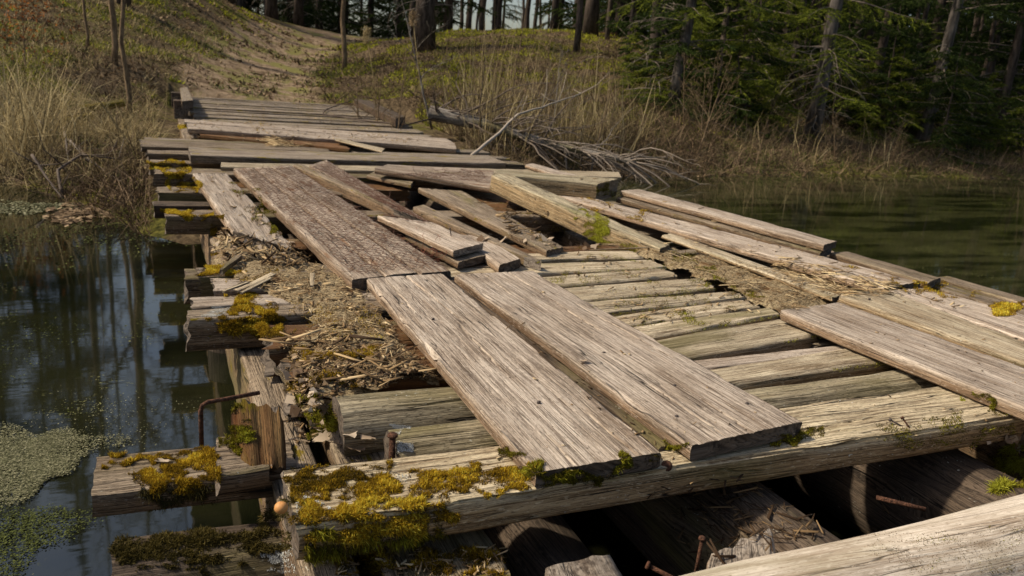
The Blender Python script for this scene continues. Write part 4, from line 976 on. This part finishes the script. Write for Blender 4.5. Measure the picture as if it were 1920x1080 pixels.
# ================================================================ VEGETATION
def trunk_pts(x, y, H, lean=(0, 0), wob=.1, seed=0., n=12, z0=None):
    z = (gz(x, y) if z0 is None else z0)-.1
    return [Vector((x+lean[0]*H*i/n+wob*fn(i*.5, seed, 1.), y+lean[1]*H*i/n+wob*fn(i*.5, seed, 5.), z+H*i/n)) for i in range(n+1)]
def tree_root(name, label, cat, x, y, group=None): return thing(name, label, cat, (x, y, gz(x, y)), group)

def spruce_bough(tw, BP, BD, BL, start, dirn, L, droop, dens, rnd, ndl=.075):
    """one drooping bough: axis, side twigs, needles"""
    pts = [start.copy()]; d = dirn.copy(); n = 7
    for i in range(n):
        d = (d+Vector((rnd.uniform(-.12, .12), rnd.uniform(-.12, .12), -droop+(.10 if i > 4 else 0)))).normalized(); pts.append(pts[-1]+d*L/n)
    tw.tube(pts, [max(.004, .02*L*(1-i/(n+.5))*.6) for i in range(n+1)], 4)
    for i in range(1, n+1):
        ax = (pts[i]-pts[i-1]).normalized(); sd = ax.cross(Vector((0, 0, 1))).normalized()
        for s in (-1, 1):
            for q in range(2):
                if rnd.random() > dens: continue
                base = pts[i-1].lerp(pts[i], rnd.random()); tl = L*(.16+.30*(1-i/n)+.1)*rnd.uniform(.5, 1.1)
                td = (sd*s*rnd.uniform(.6, 1.2)+ax*rnd.uniform(.4, .9)+Vector((0, 0, rnd.uniform(-.45, .0)))).normalized()
                k = max(4, int(tl/.028))
                for j in range(k):
                    p = base+td*tl*(j+rnd.random())/k+Vector((0, 0, -.12*tl*(j/k)**2))
                    for _ in range(2):
                        nd = (td*rnd.uniform(.5, 1.1)+Vector((rnd.uniform(-.8, .8), rnd.uniform(-.8, .8), rnd.uniform(-.55, .35)))).normalized()
                        BP.append(p); BD.append(nd); BL.append(ndl*rnd.uniform(.6, 1.3))
def spruce(x, y, H, h0, rmax, lean, r0, seed, label, group, mat=NEEDLE, nb=46, dead=14, dens=.9, htop=None, ndl=.085, bwd=.016, barkm=None, name='spruce_tree', side=None):
    rnd = random.Random(seed); root = tree_root(name, label, 'spruce tree', x, y, group); zt = gz(x, y)
    pts = trunk_pts(x, y, H, lean, .12, seed); tb = TB(); n = len(pts)-1
    tb.tube(pts, [r0*(1-.9*i/n)+(.25*r0 if i == 0 else 0) for i in range(n+1)], 12)
    tb.build('trunk', barkm or B_SPRUCE, root)
    tw = TB(); BP = []; BD = []; BL = []
    def tp(h):
        f = h/H*n; i = min(n-1, int(f)); return pts[i].lerp(pts[i+1], f-i)
    for k in range(nb):
        h = h0+((htop or H*.97)-h0)*(k/nb)**1.0*rnd.uniform(.95, 1.05); fr = h/H
        L = rmax*max(.12, max(0, 1-fr)**.75)*rnd.uniform(.6, 1.1)
        a = rnd.uniform(0, 2*math.pi) if side is None else side+rnd.gauss(0, 1.1)
        spruce_bough(tw, BP, BD, BL, tp(min(h, H*.99)), Vector((math.cos(a), math.sin(a), rnd.uniform(-.15, .25))).normalized(), L, rnd.uniform(.02, .10), dens, rnd, ndl)
    tw.build('boughs', TWIG, root, tintv=.25)
    if BP:
        o = blades('needles', np.array([tuple(p) for p in BP]), np.array([tuple(d) for d in BD]), np.array(BL), bwd, mat, root, kind=None)
    if dead:
        db = TB()
        for k in range(dead):
            p = tp(rnd.uniform(.6, max(1.2, h0+1.))); a = rnd.uniform(0, 6.28); d = Vector((math.cos(a), math.sin(a), rnd.uniform(-.5, .2))).normalized(); pl = [p]
            for q in range(5):
                d = (d+Vector((rnd.uniform(-.3, .3), rnd.uniform(-.3, .3), rnd.uniform(-.3, .15)))).normalized(); pl.append(pl[-1]+d*rnd.uniform(.12, .28))
                if q > 1:
                    e = (d+Vector((rnd.uniform(-1, 1), rnd.uniform(-1, 1), rnd.uniform(-.6, .2)))).normalized(); db.tube([pl[-1], pl[-1]+e*.2, pl[-1]+e*.35+Vector((0, 0, -.08))], [.006, .004, .002], 3)
            db.tube(pl, [.014, .011, .009, .007, .005, .002], 4)
        db.build('dead_branches', TWIG, root, tintv=.55)
    return root
def copy_tree(src, x, y, rz, sc, label=None, group=None):
    r = src.copy(); COL.objects.link(r); r.location = (x, y, gz(x, y)-.05); r.rotation_euler = (0, 0, rz); r.scale = (sc, sc, sc)
    if label: r['label'] = label
    if group: r['group'] = group
    for ch in list(src.children):
        c = ch.copy(); COL.objects.link(c); c.parent = r
    return r
def bare_tree(x, y, H, lean, r0, seed, label, group=None, cat='tree', name='bare_tree', h0=.35, nb=14, matb=None, blen=.28, spread=.9, sub=4):
    rnd = random.Random(seed); root = tree_root(name, label, cat, x, y, group)
    pts = trunk_pts(x, y, H, lean, .04*H*.3, seed, 14); n = 14; tb = TB()
    tb.tube(pts, [max(.003, r0*(1-.93*i/n)) for i in range(n+1)], 8); tb.build('trunk', matb or B_PALE, root)
    if nb:
        cb = TB()
        for k in range(nb):
            f = (h0+(1-h0)*(k+rnd.random())/nb)*n; i = min(n-1, int(f)); p = pts[i].lerp(pts[i+1], f-i)
            L = H*blen*(1.15-f/n)*rnd.uniform(.6, 1.2); a = rnd.uniform(0, 6.28)
            d = Vector((math.cos(a)*spread, math.sin(a)*spread, rnd.uniform(.35, 1.))).normalized(); pl = [p]; rr = r0*(1-.93*f/n)*.5
            m = 6
            for q in range(m):
                d = (d+Vector((rnd.uniform(-.25, .25), rnd.uniform(-.25, .25), rnd.uniform(-.12, .22)))).normalized(); pl.append(pl[-1]+d*L/m)
                for _ in range(rnd.randint(0, sub//2)+ (1 if sub > 2 else 0)):
                    e = (d+Vector((rnd.uniform(-1, 1), rnd.uniform(-1, 1), rnd.uniform(-.3, .7)))).normalized(); l2 = L*rnd.uniform(.15, .38); p2 = pl[-1]
                    q1 = p2+e*l2*.5; q2 = q1+(e+Vector((rnd.uniform(-.4, .4), rnd.uniform(-.4, .4), .2))).normalized()*l2*.5
                    cb.tube([p2, q1, q2], [max(.003, rr*.35), max(.002, rr*.22), .0015], 3)
            cb.tube(pl, [max(.002, rr*(1-.85*q/m)) for q in range(m+1)], 5)
        cb.build('branches', matb or B_PALE, root)
    return root
def X_at(px, py, Y): return aty(px, py, Y).x

# near right bank spruces with boughs hanging over the water
spruce(X_at(1256, 240, 15.2), 15.2, 12, 1.1, 2.3, (.06, -.02), .13, 11, 'slender leaning spruce with a bare grey trunk on the right bank', None, NEEDLEL, nb=40, dens=.95, barkm=B_GREY)
spruce(X_at(1518, 270, 14.6), 14.6, 14, 1.2, 2.4, (.03, 0), .17, 12, 'spruce with a thick grey brown trunk and many dead twigs on the right bank', None, NEEDLEL, nb=46, dead=34, barkm=B_GREY)
spruce(X_at(1722, 290, 14.9), 14.9, 13, 1.5, 2.6, (.10, 0), .15, 13, 'dark trunk spruce leaning right at the far right of the bank', None, NEEDLE, nb=52, dead=20, barkm=B_GREY)
spruce(X_at(1215, 130, 19.5), 19.5, 14, 1.6, 2.0, (.02, 0), .16, 14, 'thin dark spruce behind the slender leaning one', None, NEEDLE, nb=36)
spruce(X_at(1405, 100, 17), 17.0, 13, .8, 2.5, (0, 0), .14, 15, 'bushy spruce standing between the two bare trunks on the right bank', None, NEEDLEL, nb=56, dead=10)
spruce(X_at(1640, 170, 17.5), 17.5, 12, .4, 2.5, (0, 0), .14, 16, 'low branched green spruce behind the thick trunk on the right', None, NEEDLE, nb=58, dead=10)
spruce(X_at(1880, 200, 16.5), 16.5, 12, .3, 2.8, (0, 0), .15, 17, 'dense dark green spruce at the right edge of the picture', None, NEEDLE, nb=70, dead=4)
spruce(X_at(1985, 200, 15.2), 15.2, 11, .2, 2.6, (0, 0), .15, 18, 'dark spruce just past the right edge above the water', None, NEEDLE, nb=60, dead=4)
# young spruces low on the bank
for i, (a, b2, Y, h, lab) in enumerate(((1330, 240, 15.6, 1.7, 'small bright spruce sapling under the slender leaning spruce'), (1440, 250, 14.3, 1.5, 'small spruce sapling at the waterline between the two right trunks'), (1610, 265, 15.3, 1.9, 'young spruce bush at the foot of the thick trunk, on its right'),
                                       (1810, 280, 15.6, 2.2, 'young dark spruce bush near the right edge over the bank'), (1180, 150, 18.0, 1.8, 'young spruce on the slope left of the slender leaning spruce'), (1905, 270, 15.0, 1.7, 'small spruce bush at the right edge beside the water'), (1715, 230, 16.2, 2.4, 'young spruce behind the leaning dark trunk'), (1500, 200, 16.6, 2.4, 'young spruce behind the thick grey brown trunk'))):
    spruce(X_at(a, b2, Y), Y, h, .08, .95, (0, 0), .02, 60+i, lab, None, NEEDLEL if i < 3 else NEEDLE, nb=24, dead=0, dens=1., ndl=.07, bwd=.014, name='young_spruce')
yg = 'young dark spruces along the right bank'
ys = [spruce(X_at(1290, 240, 16.4), 16.4, 2.6, .05, 1.25, (0, 0), .03, 91, 'young dark spruce bush in the undergrowth of the right bank', yg, NEEDLEL, nb=34, dead=0, dens=1., ndl=.07, bwd=.015, name='young_spruce'),
      spruce(X_at(1560, 240, 15.8), 15.8, 3.2, .05, 1.35, (0, 0), .035, 92, 'young dark spruce bush in the undergrowth of the right bank', yg, NEEDLE, nb=40, dead=0, dens=1., ndl=.07, bwd=.015, name='young_spruce')]
ry = random.Random(17)
for i in range(26):
    px = 1170+i*31+ry.uniform(-14, 14); Y = ry.uniform(13.6, 18.5)
    r = ys[i % 2].copy(); COL.objects.link(r); r.location = (X_at(px, 250, Y), Y, gz(X_at(px, 250, Y), Y)-.05); r.rotation_euler = (0, 0, ry.uniform(0, 6.28)); k = ry.uniform(.55, 1.15); r.scale = (k, k, k)
    for ch in list(ys[i % 2].children): c = ch.copy(); COL.objects.link(c); c.parent = r
# forest kinds to repeat behind
FG = 'forest spruces behind the hill'
fx, fy = X_at(840, 60, 31), 31
src1 = spruce(fx, fy, 15, .8, 2.6, (0, 0), .17, 31, 'dark forest spruce with low boughs behind the hill', FG, NEEDLE, nb=60, dead=16, dens=.8, ndl=.11, bwd=.03)
src2 = spruce(X_at(560, 40, 37), 37, 16, 1.8, 2.4, (0, 0), .19, 32, 'dark forest spruce with a bare lower trunk behind the hill', FG+', bare below', NEEDLE, nb=54, dead=26, dens=.75, ndl=.11, bwd=.03)
src3 = spruce(X_at(1050, 50, 33), 33, 14, .3, 2.7, (0, 0), .15, 33, 'dense low branched dark spruce in the background forest', FG+', dense', NEEDLE, nb=66, dead=4, dens=.9, ndl=.11, bwd=.03)
trunks = bare_tree(X_at(905, 50, 34), 34, 15, (0, 0), .15, 34, 'bare dark pine trunk against the pale sky in the background', 'bare pine trunks in the background', 'pine tree', 'pine_tree', h0=.45, nb=16, matb=B_SPRUCE)
rf = random.Random(5); placed = []
def far_ok(x, y, dmin):
    for a, b2 in placed:
        if (a-x)**2+(b2-y)**2 < dmin*dmin: return False
    placed.append((x, y)); return True
cnt = 0
while cnt < 150:
    Y = rf.uniform(24, 62); px = rf.uniform(380, 2150)
    x = X_at(px, 60, Y)
    pd = float(path_d(np.array([x]), np.array([Y]))[0])
    if pd < 2.0 or (Y < 27 and px < 1150) or (Y < 38 and px < 900): continue
    if 815 < px < 1110 and rf.random() < .985: continue
    if not far_ok(x, Y, 1.5): cnt += .05; continue
    s = rf.choice((src1, src2, src3, src1, src3))
    copy_tree(s, x, Y, rf.uniform(0, 6.28), rf.uniform(.75, 1.15)); cnt += 1
for i in range(34):
    Y = rf.uniform(29, 60); px = rf.uniform(800, 1130) if i < 17 else rf.uniform(420, 900); x = X_at(px, 60, Y)
    if float(path_d(np.array([x]), np.array([Y]))[0]) < 1.5 or not far_ok(x, Y, 1.): continue
    copy_tree(trunks, x, Y, rf.uniform(0, 6.28), rf.uniform(.7, 1.2))
for i in range(22):
    px = rf.uniform(1150, 2150); Y = rf.uniform(18.5, 24.5); x = X_at(px, 60, Y)
    if far_ok(x, Y, 1.4): copy_tree(rf.choice((src1, src3, src1)), x, Y, rf.uniform(0, 6.28), rf.uniform(.7, 1.))
for i in range(36):
    px = rf.uniform(1080, 2100); Y = rf.uniform(17, 30); x = X_at(px, 60, Y)
    if far_ok(x, Y, .6): copy_tree(trunks, x, Y, rf.uniform(0, 6.28), rf.uniform(.45, .8), 'slim dark bare pine trunk among the spruces behind the right bank', 'slim bare trunks behind the right bank')
# far screen of forest in the distance, closing the horizon
for i in range(70):
    px = -300+i*38+rf.uniform(-15, 15); Y = rf.uniform(66, 90); x = X_at(px, 60, Y)
    if 840 < px < 1090 and i % 3: continue
    copy_tree(rf.choice((src1, src3)), x, Y, rf.uniform(0, 6.28), rf.uniform(.9, 1.2))
# big trunks on the crest
spruce(X_at(795, 90, 24), 24, 17, 3.2, 2.2, (.0, 0), .30, 41, 'big grey trunk standing on the mound right of the path', None, NEEDLE, nb=30, dead=10, barkm=B_SPRUCE)
spruce(X_at(1106, 70, 26), 26, 17, 3.4, 2.2, (0, 0), .24, 42, 'broad dark trunk on the mossy crest in the middle background', None, NEEDLE, nb=30, dead=12)
spruce(X_at(430, 20, 33), 33, 16, 1.6, 2.4, (0, 0), .22, 43, 'dark spruce trunk on the hill top left of the path bend', None, NEEDLE, nb=50, dead=20)
spruce(X_at(510, 20, 36), 36, 16, 1.6, 2.4, (0, 0), .22, 44, 'dark spruce trunk directly above the path bend', None, NEEDLE, nb=50, dead=20)
# saplings and leafless young trees
bare_tree(X_at(240, 195, 12.6), 12.6, 5.2, (-.01, .02), .038, 51, 'slim straight brown sapling on the left bank by the mossy logs', None, 'sapling', 'sapling', nb=12, matb=B_YOUNG, blen=.2)
bare_tree(X_at(162, 80, 17.5), 17.5, 4.6, (0, 0), .03, 52, 'thin sapling farther up the left slope', None, 'sapling', 'sapling', nb=10, matb=B_YOUNG, blen=.2)
bare_tree(X_at(212, 80, 17.0), 17.0, 6, (.03, 0), .06, 53, 'dark slanting sapling on the left slope behind the slim brown one', None, 'sapling', 'sapling', nb=10, matb=B_YOUNG, blen=.2)
bare_tree(X_at(645, 118, 22), 22, 6.5, (-.02, 0), .075, 54, 'yellow brown young trunk at the right edge of the path', None, 'sapling', 'sapling', nb=10, matb=B_YOUNG, blen=.2)
bare_tree(X_at(812, 205, 13.2), 13.2, 2.6, (-.30, 0), .022, 55, 'pale leaning leafless shoot rising from the reeds beside the bridge', None, 'shrub', 'bare_shrub', h0=.3, nb=9, blen=.35)
bare_tree(X_at(1035, 260, 12.2), 12.2, 1.6, (.02, 0), .02, 56, 'short grey leafless shrub in the reeds right of the fallen tree', None, 'shrub', 'bare_shrub', h0=.2, nb=10, blen=.5)
bare_tree(X_at(950, 200, 13.5), 13.5, 2.4, (.12, 0), .018, 57, 'thin dark leafless shrub on the mossy slope behind the reeds', None, 'shrub', 'bare_shrub', h0=.2, nb=10, blen=.4, matb=B_YOUNG)
# leafless trees beyond the hill on the left, mirrored in the pond
for i, (px, Y, H, r) in enumerate(((140, 27, 14, .13), (232, 23, 12, .17), (318, 29, 14, .15), (385, 34, 14, .13), (180, 36, 15, .12))):
    bare_tree(X_at(px, 0, Y), Y, H, (0, 0), r, 70+i, 'tall leafless tree beyond the left hill, its branches mirrored in the pond', 'leafless trees beyond the left hill', 'tree', h0=.28, nb=30, matb=B_SPRUCE, blen=.34, sub=8)
for i in range(34):
    px = rf.uniform(-420, 105); Y = rf.uniform(44, 58); x = X_at(px, 60, Y)
    if not far_ok(x, Y, 1.4): continue
    copy_tree(rf.choice((src1, src3)), x, Y, rf.uniform(0, 6.28), rf.uniform(1.35, 1.7))
for i in range(26):
    px = rf.uniform(640, 2000); Y = rf.uniform(11.6, 15.5) if px > 1150 else rf.uniform(10.8, 14.5); x = X_at(px, 260, Y)
    if gz(x, Y) < WZ+.02: continue
    bare_tree(x, Y, rf.uniform(.8, 2.0), (rf.uniform(-.3, .3), 0), .016, 200+i, 'leafless brown shrub in the undergrowth along the far bank', 'leafless shrubs along the far bank', 'shrub', 'bare_shrub', h0=.08, nb=12, blen=.55, matb=B_YOUNG, sub=5)
# fallen birch beside the bridge with its crown in the water
fb = thing('fallen_tree', 'fallen grey birch lying along the right side of the bridge into the water', 'fallen tree', tuple(aty(812, 218, 12.2)))
P0, P1, P2, P3 = aty(806, 212, 12.2), aty(900, 232, 11.8), aty(1020, 268, 11.2), aty(1190, 305, 10.4)
log('trunk', P0, P1, .115, .095, W_BIRCH, fb, seed=1.5, bvh=False, amp=.01)
log('trunk', P1+Vector((.02, 0, 0)), P2, .085, .065, W_BIRCH, fb, seed=2.5, bvh=False, amp=.01)
log('trunk', P2, P3, .055, .03, W_BIRCH, fb, seed=3.5, bvh=False, amp=.008)
rb = random.Random(9)
for grp in range(5):
    b = TB()
    for k in range(21):
        s = rb.random(); p = P0.lerp(P1, s) if grp == 0 else (P1.lerp(P2, s) if grp < 3 else P2.lerp(P3, s))
        d = Vector((rb.uniform(-.2, 1.2), rb.uniform(-.8, .6), rb.uniform(-.35, .9 if grp < 2 else .25))).normalized(); pl = [p.copy()]; L = rb.uniform(.5, 1.8)
        for q in range(7):
            d = (d+Vector((rb.uniform(-.25, .3), rb.uniform(-.3, .2), rb.uniform(-.28, .12)))).normalized(); nx_ = pl[-1]+d*L/7
            nx_.z = max(nx_.z, WZ-.12); pl.append(nx_)
            if rb.random() < .8:
                e = (d+Vector((rb.uniform(-1, 1), rb.uniform(-1, 1), rb.uniform(-.6, .7)))).normalized(); b.tube([nx_, nx_+e*L*.12, nx_+e*L*.22+Vector((0, 0, -.03))], [.005, .0035, .0015], 3)
        b.tube(pl, [.016*(1-.85*q/7) for q in range(8)], 4)
    b.build('branch', TWIG, fb, tintv=.12+.11*grp)
def stick(label, pts, r0, r1, mat=TWIG, name='fallen_branch', tv=.5, cat='branch', twigs=0, seed=0, m=6):
    b = TB(); n = len(pts); rr = random.Random(seed)
    P = []
    for i in range(n-1):
        for q in range(4):
            p = Vector(pts[i]).lerp(Vector(pts[i+1]), q/4); P.append(p+Vector((fn(p.x*5, seed, 1.), fn(p.y*5+p.x*3, seed, 4.), fn(p.x*5, seed, 7.)))*.012)
    P.append(Vector(pts[-1])); k = len(P)
    b.tube(P, [r0+(r1-r0)*i/(k-1) for i in range(k)], m)
    for _ in range(twigs):
        i = rr.randint(k//4, k-1); p = P[i]; d = Vector((rr.uniform(-1, 1), rr.uniform(-.6, .6), rr.uniform(-.1, .9))).normalized(); L = rr.uniform(.15, .5); e = (d+Vector((rr.uniform(-.5, .5), 0, .2))).normalized()
        b.tube([p, p+d*L*.5, p+d*L*.5+e*L*.5], [r1*.9, r1*.6, .002], 4)
    return tag(b.build(name, mat, tintv=tv), label, cat)
stick('pale smooth forked stick leaning from the deck into the reeds', [aty(884, 292, 7.6), aty(935, 250, 8.0), aty(970, 215, 8.4), aty(1030, 196, 8.9), aty(1090, 175, 9.4)], .018, .006, tv=1., twigs=7, seed=3)
stick('thin dark curved branch lying on the far deck boards', [at(660, 188, .1), at(612, 205, .05), at(605, 214, .03), at(680, 226, .03), at(760, 234, .05), aty(812, 222, 12.)], .010, .013, tv=.0, seed=4)
for i, (pp, lab) in enumerate((([(60, 290, 8.7), (85, 330, 8.5), (120, 375, 8.2)], 'dark hooked driftwood branch at the left waterline, nearest the left frame'), ([(118, 370, 8.3), (110, 320, 8.5), (150, 290, 8.9), (230, 300, 8.9)], 'arched dark root reaching out of the water left of the beam ends'),
                              ([(130, 262, 10), (180, 310, 9.2), (240, 350, 8.4), (262, 390, 7.6)], 'long grey driftwood branch sliding down to the water by the beam ends'), ([(120, 240, 10.5), (128, 300, 9.4)], 'pale reed stick standing upright at the left waterline'))):
    stick(lab, [aty(*q) for q in pp], .016, .008, tv=.15 if i < 2 else .6, twigs=3, seed=20+i)
for i, (a, b2, c, d2, Y, lab) in enumerate(((150, 205, 232, 192, 12.4, 'moss covered log lying at the foot of the slim sapling, upper one'), (118, 232, 172, 218, 12.0, 'moss covered log on the left bank just above the water, lower one'))):
    o = log('mossy_log', aty(a, b2, Y), aty(c, d2, Y+.1), .065, .05, wood('mossy_bark%d' % i, (.20, .17, .04), (.05, .04, .01), moss_amt=.6, bump=1.), None, seed=i+.5, bvh=False); tag(o, lab, 'log', 'moss covered logs on the left bank')
o = log('fallen_log', aty(1128, 214, 16.4), aty(1420, 216, 17.6), .06, .05, W_OLD, None, seed=8.5, bvh=False); tag(o, 'long fallen log lying level on the slope behind the reeds', 'log')
o = log('fallen_log', aty(1000, 66, 26.5), aty(1155, 68, 27), .16, .12, W_ROT, None, seed=9.7, bvh=False); tag(o, 'rotten log with orange moss lying on the crest of the mossy mound', 'log')

# ground cover ------------------------------------------------------------
def in_view(n, pxr, Yr, cond=None, pw=1.):
    px = rng.uniform(pxr[0], pxr[1], n); Y = Yr[0]+(Yr[1]-Yr[0])*rng.random(n)**pw
    c = np.array([tuple(MW @ Vector((p-960, 440, -F))) for p in px]); X = c[:, 0]*Y/c[:, 1]
    # x spread depends on the image row only weakly: jitter it
    X = X+rng.normal(size=n)*.3; Z = gdrop(X, Y); k = Z > WZ-.02
    onb = (X > -.1) & (X < 3.9+np.clip((Y-9)*.11, 0, 1)) & (Y < 17.3) & (Y > 6); k &= ~onb
    if cond is not None: k &= cond(X, Y, Z)
    return X[k], Y[k], Z[k]
def pathm(X, Y): return np.clip(1-(path_d(X, Y)-.8)/.9, 0, 1)
def cover(name, n, pxr, Yr, L, Wd, mat, spread=.6, seg=2, bend=.5, cond=None, pw=1., clump=0., keep_path=0., up=(0, 0, 1)):
    X, Y, Z = in_view(n, pxr, Yr, None, pw)
    k = rng.random(len(X)) > (1-keep_path)*pathm(X, Y)
    if cond is not None:
        nzv = np.array([fn(a*.8, b2*.8, 4.)+.5*fn(a*2.3, b2*2.3, 8.) for a, b2 in zip(X, Y)]); k &= cond(nzv, X, Y, Z)
    X, Y, Z = X[k], Y[k], Z[k]
    D = rand_dirs(len(X), up, spread); D[:, 2] = np.abs(D[:, 2])
    sc_ = (Y/15)**.7
    o = blades(name, np.c_[X, Y, Z-.01], D, L*(.5+rng.random(len(X)))*1., Wd*sc_*(.7+.6*rng.random(len(X))), mat, None, seg=seg, bend=bend)
    return o
LEFT = (-250, 460); RIGHT = (600, 2050)
cover('leaf_litter', 60000, (-250, 2050), (9.5, 32), .07, .05, LITTER, spread=2.5, seg=1, keep_path=.12, pw=1.1)
cover('path_clods', 2600, (330, 640), (16.8, 30), .10, .07, LITTER, spread=2.5, seg=1, keep_path=1., cond=lambda g, X, Y, Z: g > .1)
cover('dry_grass', 42000, LEFT, (9.4, 24), .15, .010, STRAW, spread=1.4, bend=.7, cond=lambda g, X, Y, Z: g > -.15)
cover('dry_grass', 11000, (-300, 340), (8.8, 13.5), .34, .008, STRAW, spread=1.5, bend=1.2, pw=1.3, cond=lambda g, X, Y, Z: g > rng.random(len(g))*.5-.25)
cover('green_grass', 5000, (-300, 340), (7.0, 13.5), .12, .008, GRASS, spread=.9, cond=lambda g, X, Y, Z: g < -.05)
cover('dry_grass', 9000, (580, 1250), (9., 14), .24, .008, STRAW, spread=1.6, bend=1., cond=lambda g, X, Y, Z: g > rng.random(len(g))*.6-.25)
cover('dry_grass', 3500, (1100, 2050), (11.3, 16), .24, .008, STRAW, spread=1.2, bend=.8, cond=lambda g, X, Y, Z: (g > .0) & (Z < .1))
cover('green_grass', 16000, (1150, 2050), (11.3, 17), .12, .010, GRASS, spread=.8, cond=lambda g, X, Y, Z: g < .1)
cover('undergrowth_twigs', 9000, (640, 1400), (10.6, 17), .38, .009, BRUSH, spread=1.2, bend=.7)
cover('reeds', 1100, (640, 1240), (10.6, 13.4), 1.05, .013, STRAW, spread=.30, bend=.25, cond=lambda g, X, Y, Z: g > -.05)
cover('reeds', 500, (-80, 90), (9.4, 11.5), .9, .014, STRAW, spread=.3, bend=.5)
cover('reeds', 60, (1400, 1750), (12, 13.2), .8, .012, STRAW, spread=.35, bend=.2)
cover('green_grass', 40000, (-100, 700), (12.5, 26), .11, .010, GRASS, spread=.6, cond=lambda g, X, Y, Z: g > .02, keep_path=.25)
cover('hill_moss', 90000, (-200, 520), (14, 32), .08, .028, HILLMOSS, spread=1., seg=1, cond=lambda g, X, Y, Z: g > .10+rng.random(len(g))*.2)
cover('hill_moss', 110000, (620, 1500), (13.5, 30), .08, .028, HILLMOSS, spread=1., seg=1, cond=lambda g, X, Y, Z: g > -.08+rng.random(len(g))*.25)
cover('undergrowth_twigs', 12000, (600, 2050), (11.2, 24), .5, .010, BRUSH, spread=1.1, bend=.6)
cover('undergrowth_twigs', 5000, (1150, 2050), (11.2, 14), .45, .008, BRUSH, spread=1.3, bend=.6)
cover('shore_brush', 5200, (0, 420), (5.6, 9.6), .34, .008, BRUSH, spread=1.4, bend=.5)
cover('leaf_litter', 14000, (-50, 420), (5.4, 10), .05, .035, LITTER, spread=2.5, seg=1)
cover('hill_moss', 7000, (150, 420), (5.6, 10), .05, .012, HILLMOSS, spread=.8, seg=1, cond=lambda g, X, Y, Z: g > .1)
cover('undergrowth_twigs', 2600, (-200, 420), (8.8, 20), .45, .009, BRUSH, spread=.9, bend=.4)
cover('reeds', 260, (680, 960), (11.2, 13.6), 1.7, .011, STRAW, spread=.14, bend=.10)
cover('reeds', 120, (960, 1150), (11.2, 13.6), 1.4, .011, STRAW, spread=.2, bend=.15)
# rusty beech sapling top left
X0, Y0 = X_at(45, 100, 15.5), 15.5; z0 = gz(X0, Y0)
bs = bare_tree(X0, Y0, 1.9, (.02, 0), .014, 90, 'small beech sapling holding rust coloured leaves at the top left', None, 'sapling', 'beech_sapling', h0=.2, nb=14, blen=.5, matb=B_YOUNG)
q = rng.normal(size=(520, 3))*np.array([.30, .22, .40])+np.array([X0, Y0, z0+1.05])
blades('leaves', q, rand_dirs(520, (0, 0, -.2), 1.), .055, .035, RUSTLEAF, bs, kind='stuff')
# reed plume
pl0 = aty(775, 130, 12.6)
for i, (px, py0, py1, lab) in enumerate(((782, 230, 35, 'tallest dry reed with a fluffy brown plume beside the bridge'), (695, 200, 66, 'dry reed stalk with a thin plume left of the tallest one'))):
    Y = 12.6; a, b2 = aty(px+10, py0, Y), aty(px-8, py1, Y); rt = thing('plumed_reed', lab, 'reed', tuple(a)); t = TB(); t.tube([a, a.lerp(b2, .5)+Vector((.02, 0, 0)), b2], [.008, .006, .004], 5); t.build('stem', STRAW, rt, tintv=.6)
    n = 260; c = np.array(tuple(b2)); P = c+np.c_[rng.normal(size=n)*.03, rng.normal(size=n)*.03, rng.random(n)*.22-.12]
    blades('plume', P, rand_dirs(n, (.2, 0, .6), .6), .07, .008, STRAW if i else CHIP, rt, kind=None)
# rubbish: two bits of litter seen on the slope
# floating scum and weed rafts
def raft(name, label, c, rx, ry, n, mat, z=WZ+.004, sz=.010, group=None):
    a = rng.random(n)*2*math.pi; r = np.sqrt(rng.random(n)); k = 1+.25*np.sin(a*3+1)+.15*np.sin(a*7)
    P = np.c_[c.x+np.cos(a)*r*rx*k, c.y+np.sin(a)*r*ry*k, np.full(n, z)+rng.random(n)*.006]
    g = np.array([fn(p[0]*6, p[1]*6, 2.) for p in P]); keep = (g*.5+.62-(r**3)*.75) > rng.random(n)*.7; P = P[keep]; m = len(P)
    an = rng.random(m)*6.28; s = sz*(.4+rng.random(m))[:, None]
    U = np.c_[np.cos(an), np.sin(an), rng.normal(size=m)*.2]; V_ = np.c_[-np.sin(an), np.cos(an), rng.normal(size=m)*.2]
    V = np.stack([P-U*s, P+V_*s*.8, P+U*s, P-V_*s*.8], 1).reshape(-1, 3)
    o = link(name, V, np.arange(m*4).reshape(-1, 4), mat, None, col=np.repeat(rng.random(m), 4), smooth=False); o['kind'] = 'stuff'
    return o
DUCK = tint_mat('duckweed_scum', (.04, .045, .02), (.25, .24, .15), mid=(.12, .12, .065), spec=.1)
DUCKG = tint_mat('duckweed', (.012, .018, .005), (.085, .10, .025), spec=.1)
raft('floating_scum', None, at(50, 862, WZ), .25, .30, 60000, DUCK, sz=.003)
raft('duckweed', None, at(40, 1000, WZ), .22, .20, 9000, DUCKG, sz=.003)
raft('duckweed', None, at(40, 650, WZ), .35, .7, 900, DUCKG, sz=.004)
raft('duckweed', None, at(330, 560, WZ), .5, .8, 700, DUCKG, sz=.004)
raft('duckweed', None, at(150, 440, WZ), 1.0, 1.0, 2600, DUCKG, sz=.008)
raft('floating_scum', None, at(60, 390, WZ), .5, .35, 3000, DUCK, sz=.012)
raft('floating_scum', None, at(200, 800, WZ), .3, .4, 1600, DUCK, sz=.0025)
# weed clumps left of the beam ends
raft('leaf_raft', None, at(160, 400, WZ), .35, .5, 900, LITTER, z=WZ+.01, sz=.03)
raft('leaf_raft', None, at(230, 390, WZ), .25, .5, 900, LITTER, z=WZ+.02, sz=.03)
